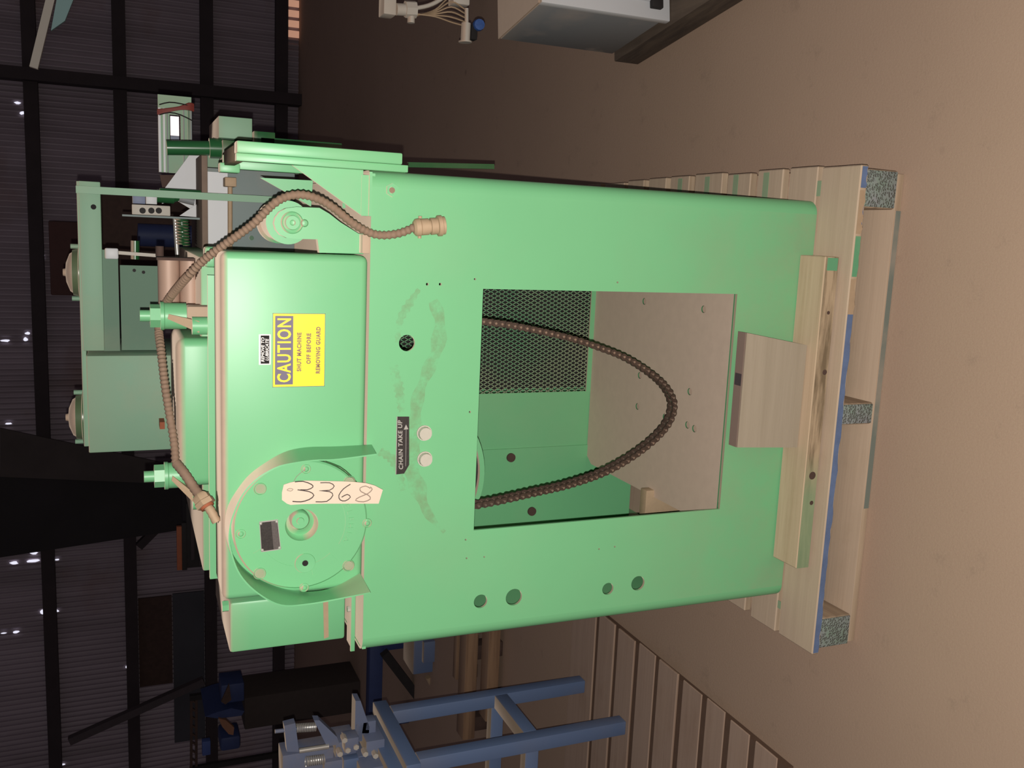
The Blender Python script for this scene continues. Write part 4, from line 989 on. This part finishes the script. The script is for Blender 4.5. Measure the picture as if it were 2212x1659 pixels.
for k_, ((t_, b_, pr_, pl_, Y_), nm_) in enumerate(zip(lt, labs)):
    if k_ == 2: continue
    for f_ in (.15, .85):
        p_ = at(b_, pl_+(pr_-pl_)*f_, Y_); hh_ = at(t_, pr_, Y_).z-at(b_, pr_, Y_).z
        tag(MB().box((p_.x-.035, Y_+.01, 0), (p_.x+.035, Y_+hh_*1.4, at((t_+b_)/2, (pr_+pl_)/2, Y_).z-hh_/2-.001), .004).build('support_block', RUSTD),
            ['dark block under the upper brown timber behind the blue stand', '', '', ''][0] if k_ == 0 else (['', 'dark block under the lower brown timber behind the blue stand', '', 'dark block under the short stick below the blue motor'][k_]), 'block', 'blocks under timber %d' % (k_+1))
Yb2 = 3.0
bm_ = thing('blue_motor', at(910, 1430, Yb2), 'small bright blue motor unit just left of the green cabinet', 'motor')
MB().box((at(870, 1462, Yb2).x, Yb2, at(958, 1430, Yb2).z), (at(870, 1385, Yb2).x, Yb2+.2, at(892, 1430, Yb2).z), .01).build('motor_body', BLUE, bm_)
pbox(915, 966, 1385, 1430, Yb2-.03, .03, .004).build('terminal_box', BLUE, bm_)
mb = MB(); mb.cyl(at(925, 1462, Yb2+.05), at(934, 1492, Yb2+.05), .02, .003, n=12); mb.build('pointed_tip', PLUGM, bm_)
q = at(960, 1420, Yb2+.1); MB().box((q.x-.03, Yb2+.06, 0), (q.x+.05, Yb2+.16, at(958, 1430, Yb2).z), .004).build('pedestal', RUSTD, bm_)
Yc2 = 3.4
pf = thing('blue_post_frame', (at(815, 1480, Yc2).x, Yc2, 0), 'dark blue steel crossbar on posts in the dark background left of machine', 'frame')
pbox(798, 826, 1380, 1570, Yc2, .08, .003).build('crossbar', BLUED, pf)
for py in (1395, 1560):
    q = at(826, py, Yc2); MB().box((q.x-.04, Yc2+.01, 0), (q.x+.04, Yc2+.07, q.z), .003).build('post', BLUED, pf)
MB().bar(at(830, 1410, Yc2-.05), Vector((at(900, 1500, Yc2).x, Yc2-.05, at(900, 1500, Yc2).z)), .05).build('brace', DARK, pf)
# dim machines against the wall, far left
Yg = 4.6
dm = thing('dim_blue_machine', (at(520, 1520, Yg).x, Yg, 0), 'dim dark blue machine with rusty orange panels near the back wall, left', 'machine')
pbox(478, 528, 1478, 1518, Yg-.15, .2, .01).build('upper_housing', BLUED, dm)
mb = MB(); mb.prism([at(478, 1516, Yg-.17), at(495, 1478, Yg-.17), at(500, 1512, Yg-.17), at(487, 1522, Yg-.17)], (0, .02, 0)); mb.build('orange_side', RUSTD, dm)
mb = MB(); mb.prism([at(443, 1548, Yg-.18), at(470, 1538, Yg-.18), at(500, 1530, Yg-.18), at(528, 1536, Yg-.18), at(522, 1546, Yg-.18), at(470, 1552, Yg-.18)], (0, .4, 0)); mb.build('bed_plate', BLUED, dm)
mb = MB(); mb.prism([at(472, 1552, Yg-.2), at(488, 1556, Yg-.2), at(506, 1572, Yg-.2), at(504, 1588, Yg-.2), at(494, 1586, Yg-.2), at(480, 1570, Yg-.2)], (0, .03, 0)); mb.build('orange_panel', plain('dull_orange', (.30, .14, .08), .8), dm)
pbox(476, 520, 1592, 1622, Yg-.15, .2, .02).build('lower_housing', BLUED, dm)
pbox(437, 455, 1602, 1632, Yg-.2, .05, .004).build('blue_box', plain('mid_blue', (.06, .10, .30), .6), dm)
MB().box((at(500, 1590, Yg).x, Yg+.05, 0), (at(500, 1520, Yg).x, Yg+.4, at(530, 1550, Yg).z), .01).build('machine_base', plain('dark_brown_bulk', (.06, .043, .038), .9), dm)
lad = thing('ladder_rack', (at(420, 1580, 5.2).x, 5.2, 0), 'dull brown ladder-like rack standing far back at the left', 'rack')
for px in (413, 424):
    MB().bar(at(px, 1506, 5.2), at(px, 1665, 5.2), .018).build('rail', RUSTD, lad)
for i in range(9): MB().bar(at(412, 1512+i*18, 5.2), at(425, 1512+i*18+7, 5.2), .012).build('rung', RUSTD, lad)
for py in (1506, 1660):
    q = at(425, py, 5.2); MB().box((q.x-.02, 5.19, 0), (q.x+.02, 5.22, q.z+.05)).build('leg', DARK, lad)
for i_, (t_, b_, py, lab_) in enumerate(((553, 560, 1502, ''), (575, 582, 1485, ''))):
    pass
Yo2 = 4.0
dk2 = thing('dark_press', (at(430, 1130, Yo2).x, Yo2, 0), 'black unlit machine bulk with an orange bar, behind hood left end', 'machine')
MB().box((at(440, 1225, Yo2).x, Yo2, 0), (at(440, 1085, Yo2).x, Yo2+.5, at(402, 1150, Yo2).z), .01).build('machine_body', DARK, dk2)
pbox(382, 393, 1138, 1232, Yo2+.0, .03, .002).build('orange_bar', ORNG, dk2)
pbox(393, 404, 1130, 1232, Yo2+.0, .05, .002).build('bar_mount', DARK, dk2)
for t_, b_, r_, l_ in ((412, 420, 1100, 1210), (430, 436, 1110, 1222), (446, 454, 1140, 1222)):
    pbox(t_, b_, r_, l_, Yo2-.02, .02, .002).build('dark_rib', GIRTM, dk2)
pbox(456, 468, 1224, 1238, Yo2-.03, .05, .004).build('yellow_block', YELB, dk2)
# blue drum and brown stuff seen through the machine frame
Yv = 4.2
bd = thing('blue_drum', (at(300, 500, Yv).x, Yv, 0), 'dim blue drum seen through the gap under the cross beam', 'drum')
c_ = at(320, 508, Yv); rr = .065
MB().lathe([(0, at(296, 505, Yv).z), (rr, at(298, 505, Yv).z), (rr, 0), (0, 0)], (c_.x, Yv, 0), (0, 0, 1), 32).build('drum_body', BLUED, bd)
bc = thing('brown_crate', (at(300, 470, 4.6).x, 4.6, 0), 'dim brown crate stack in the dark behind the cross beam', 'crate')
MB().box((at(240, 560, 4.6).x, 4.6, 0), (at(240, 405, 4.6).x, 5.0, at(218, 480, 4.6).z), .01).build('crate_body', RUSTD, bc)
bc2 = MB().box((at(170, 640, 5.1).x, 5.15, 0), (at(170, 480, 5.1).x, 5.6, at(105, 540, 5.1).z), .01).build('tall_crate', plain('deep_red_brown', (.075, .03, .026), .85), None)
tag(bc2, 'dark red-brown tall crate rising behind the dusty domed cap', 'crate')
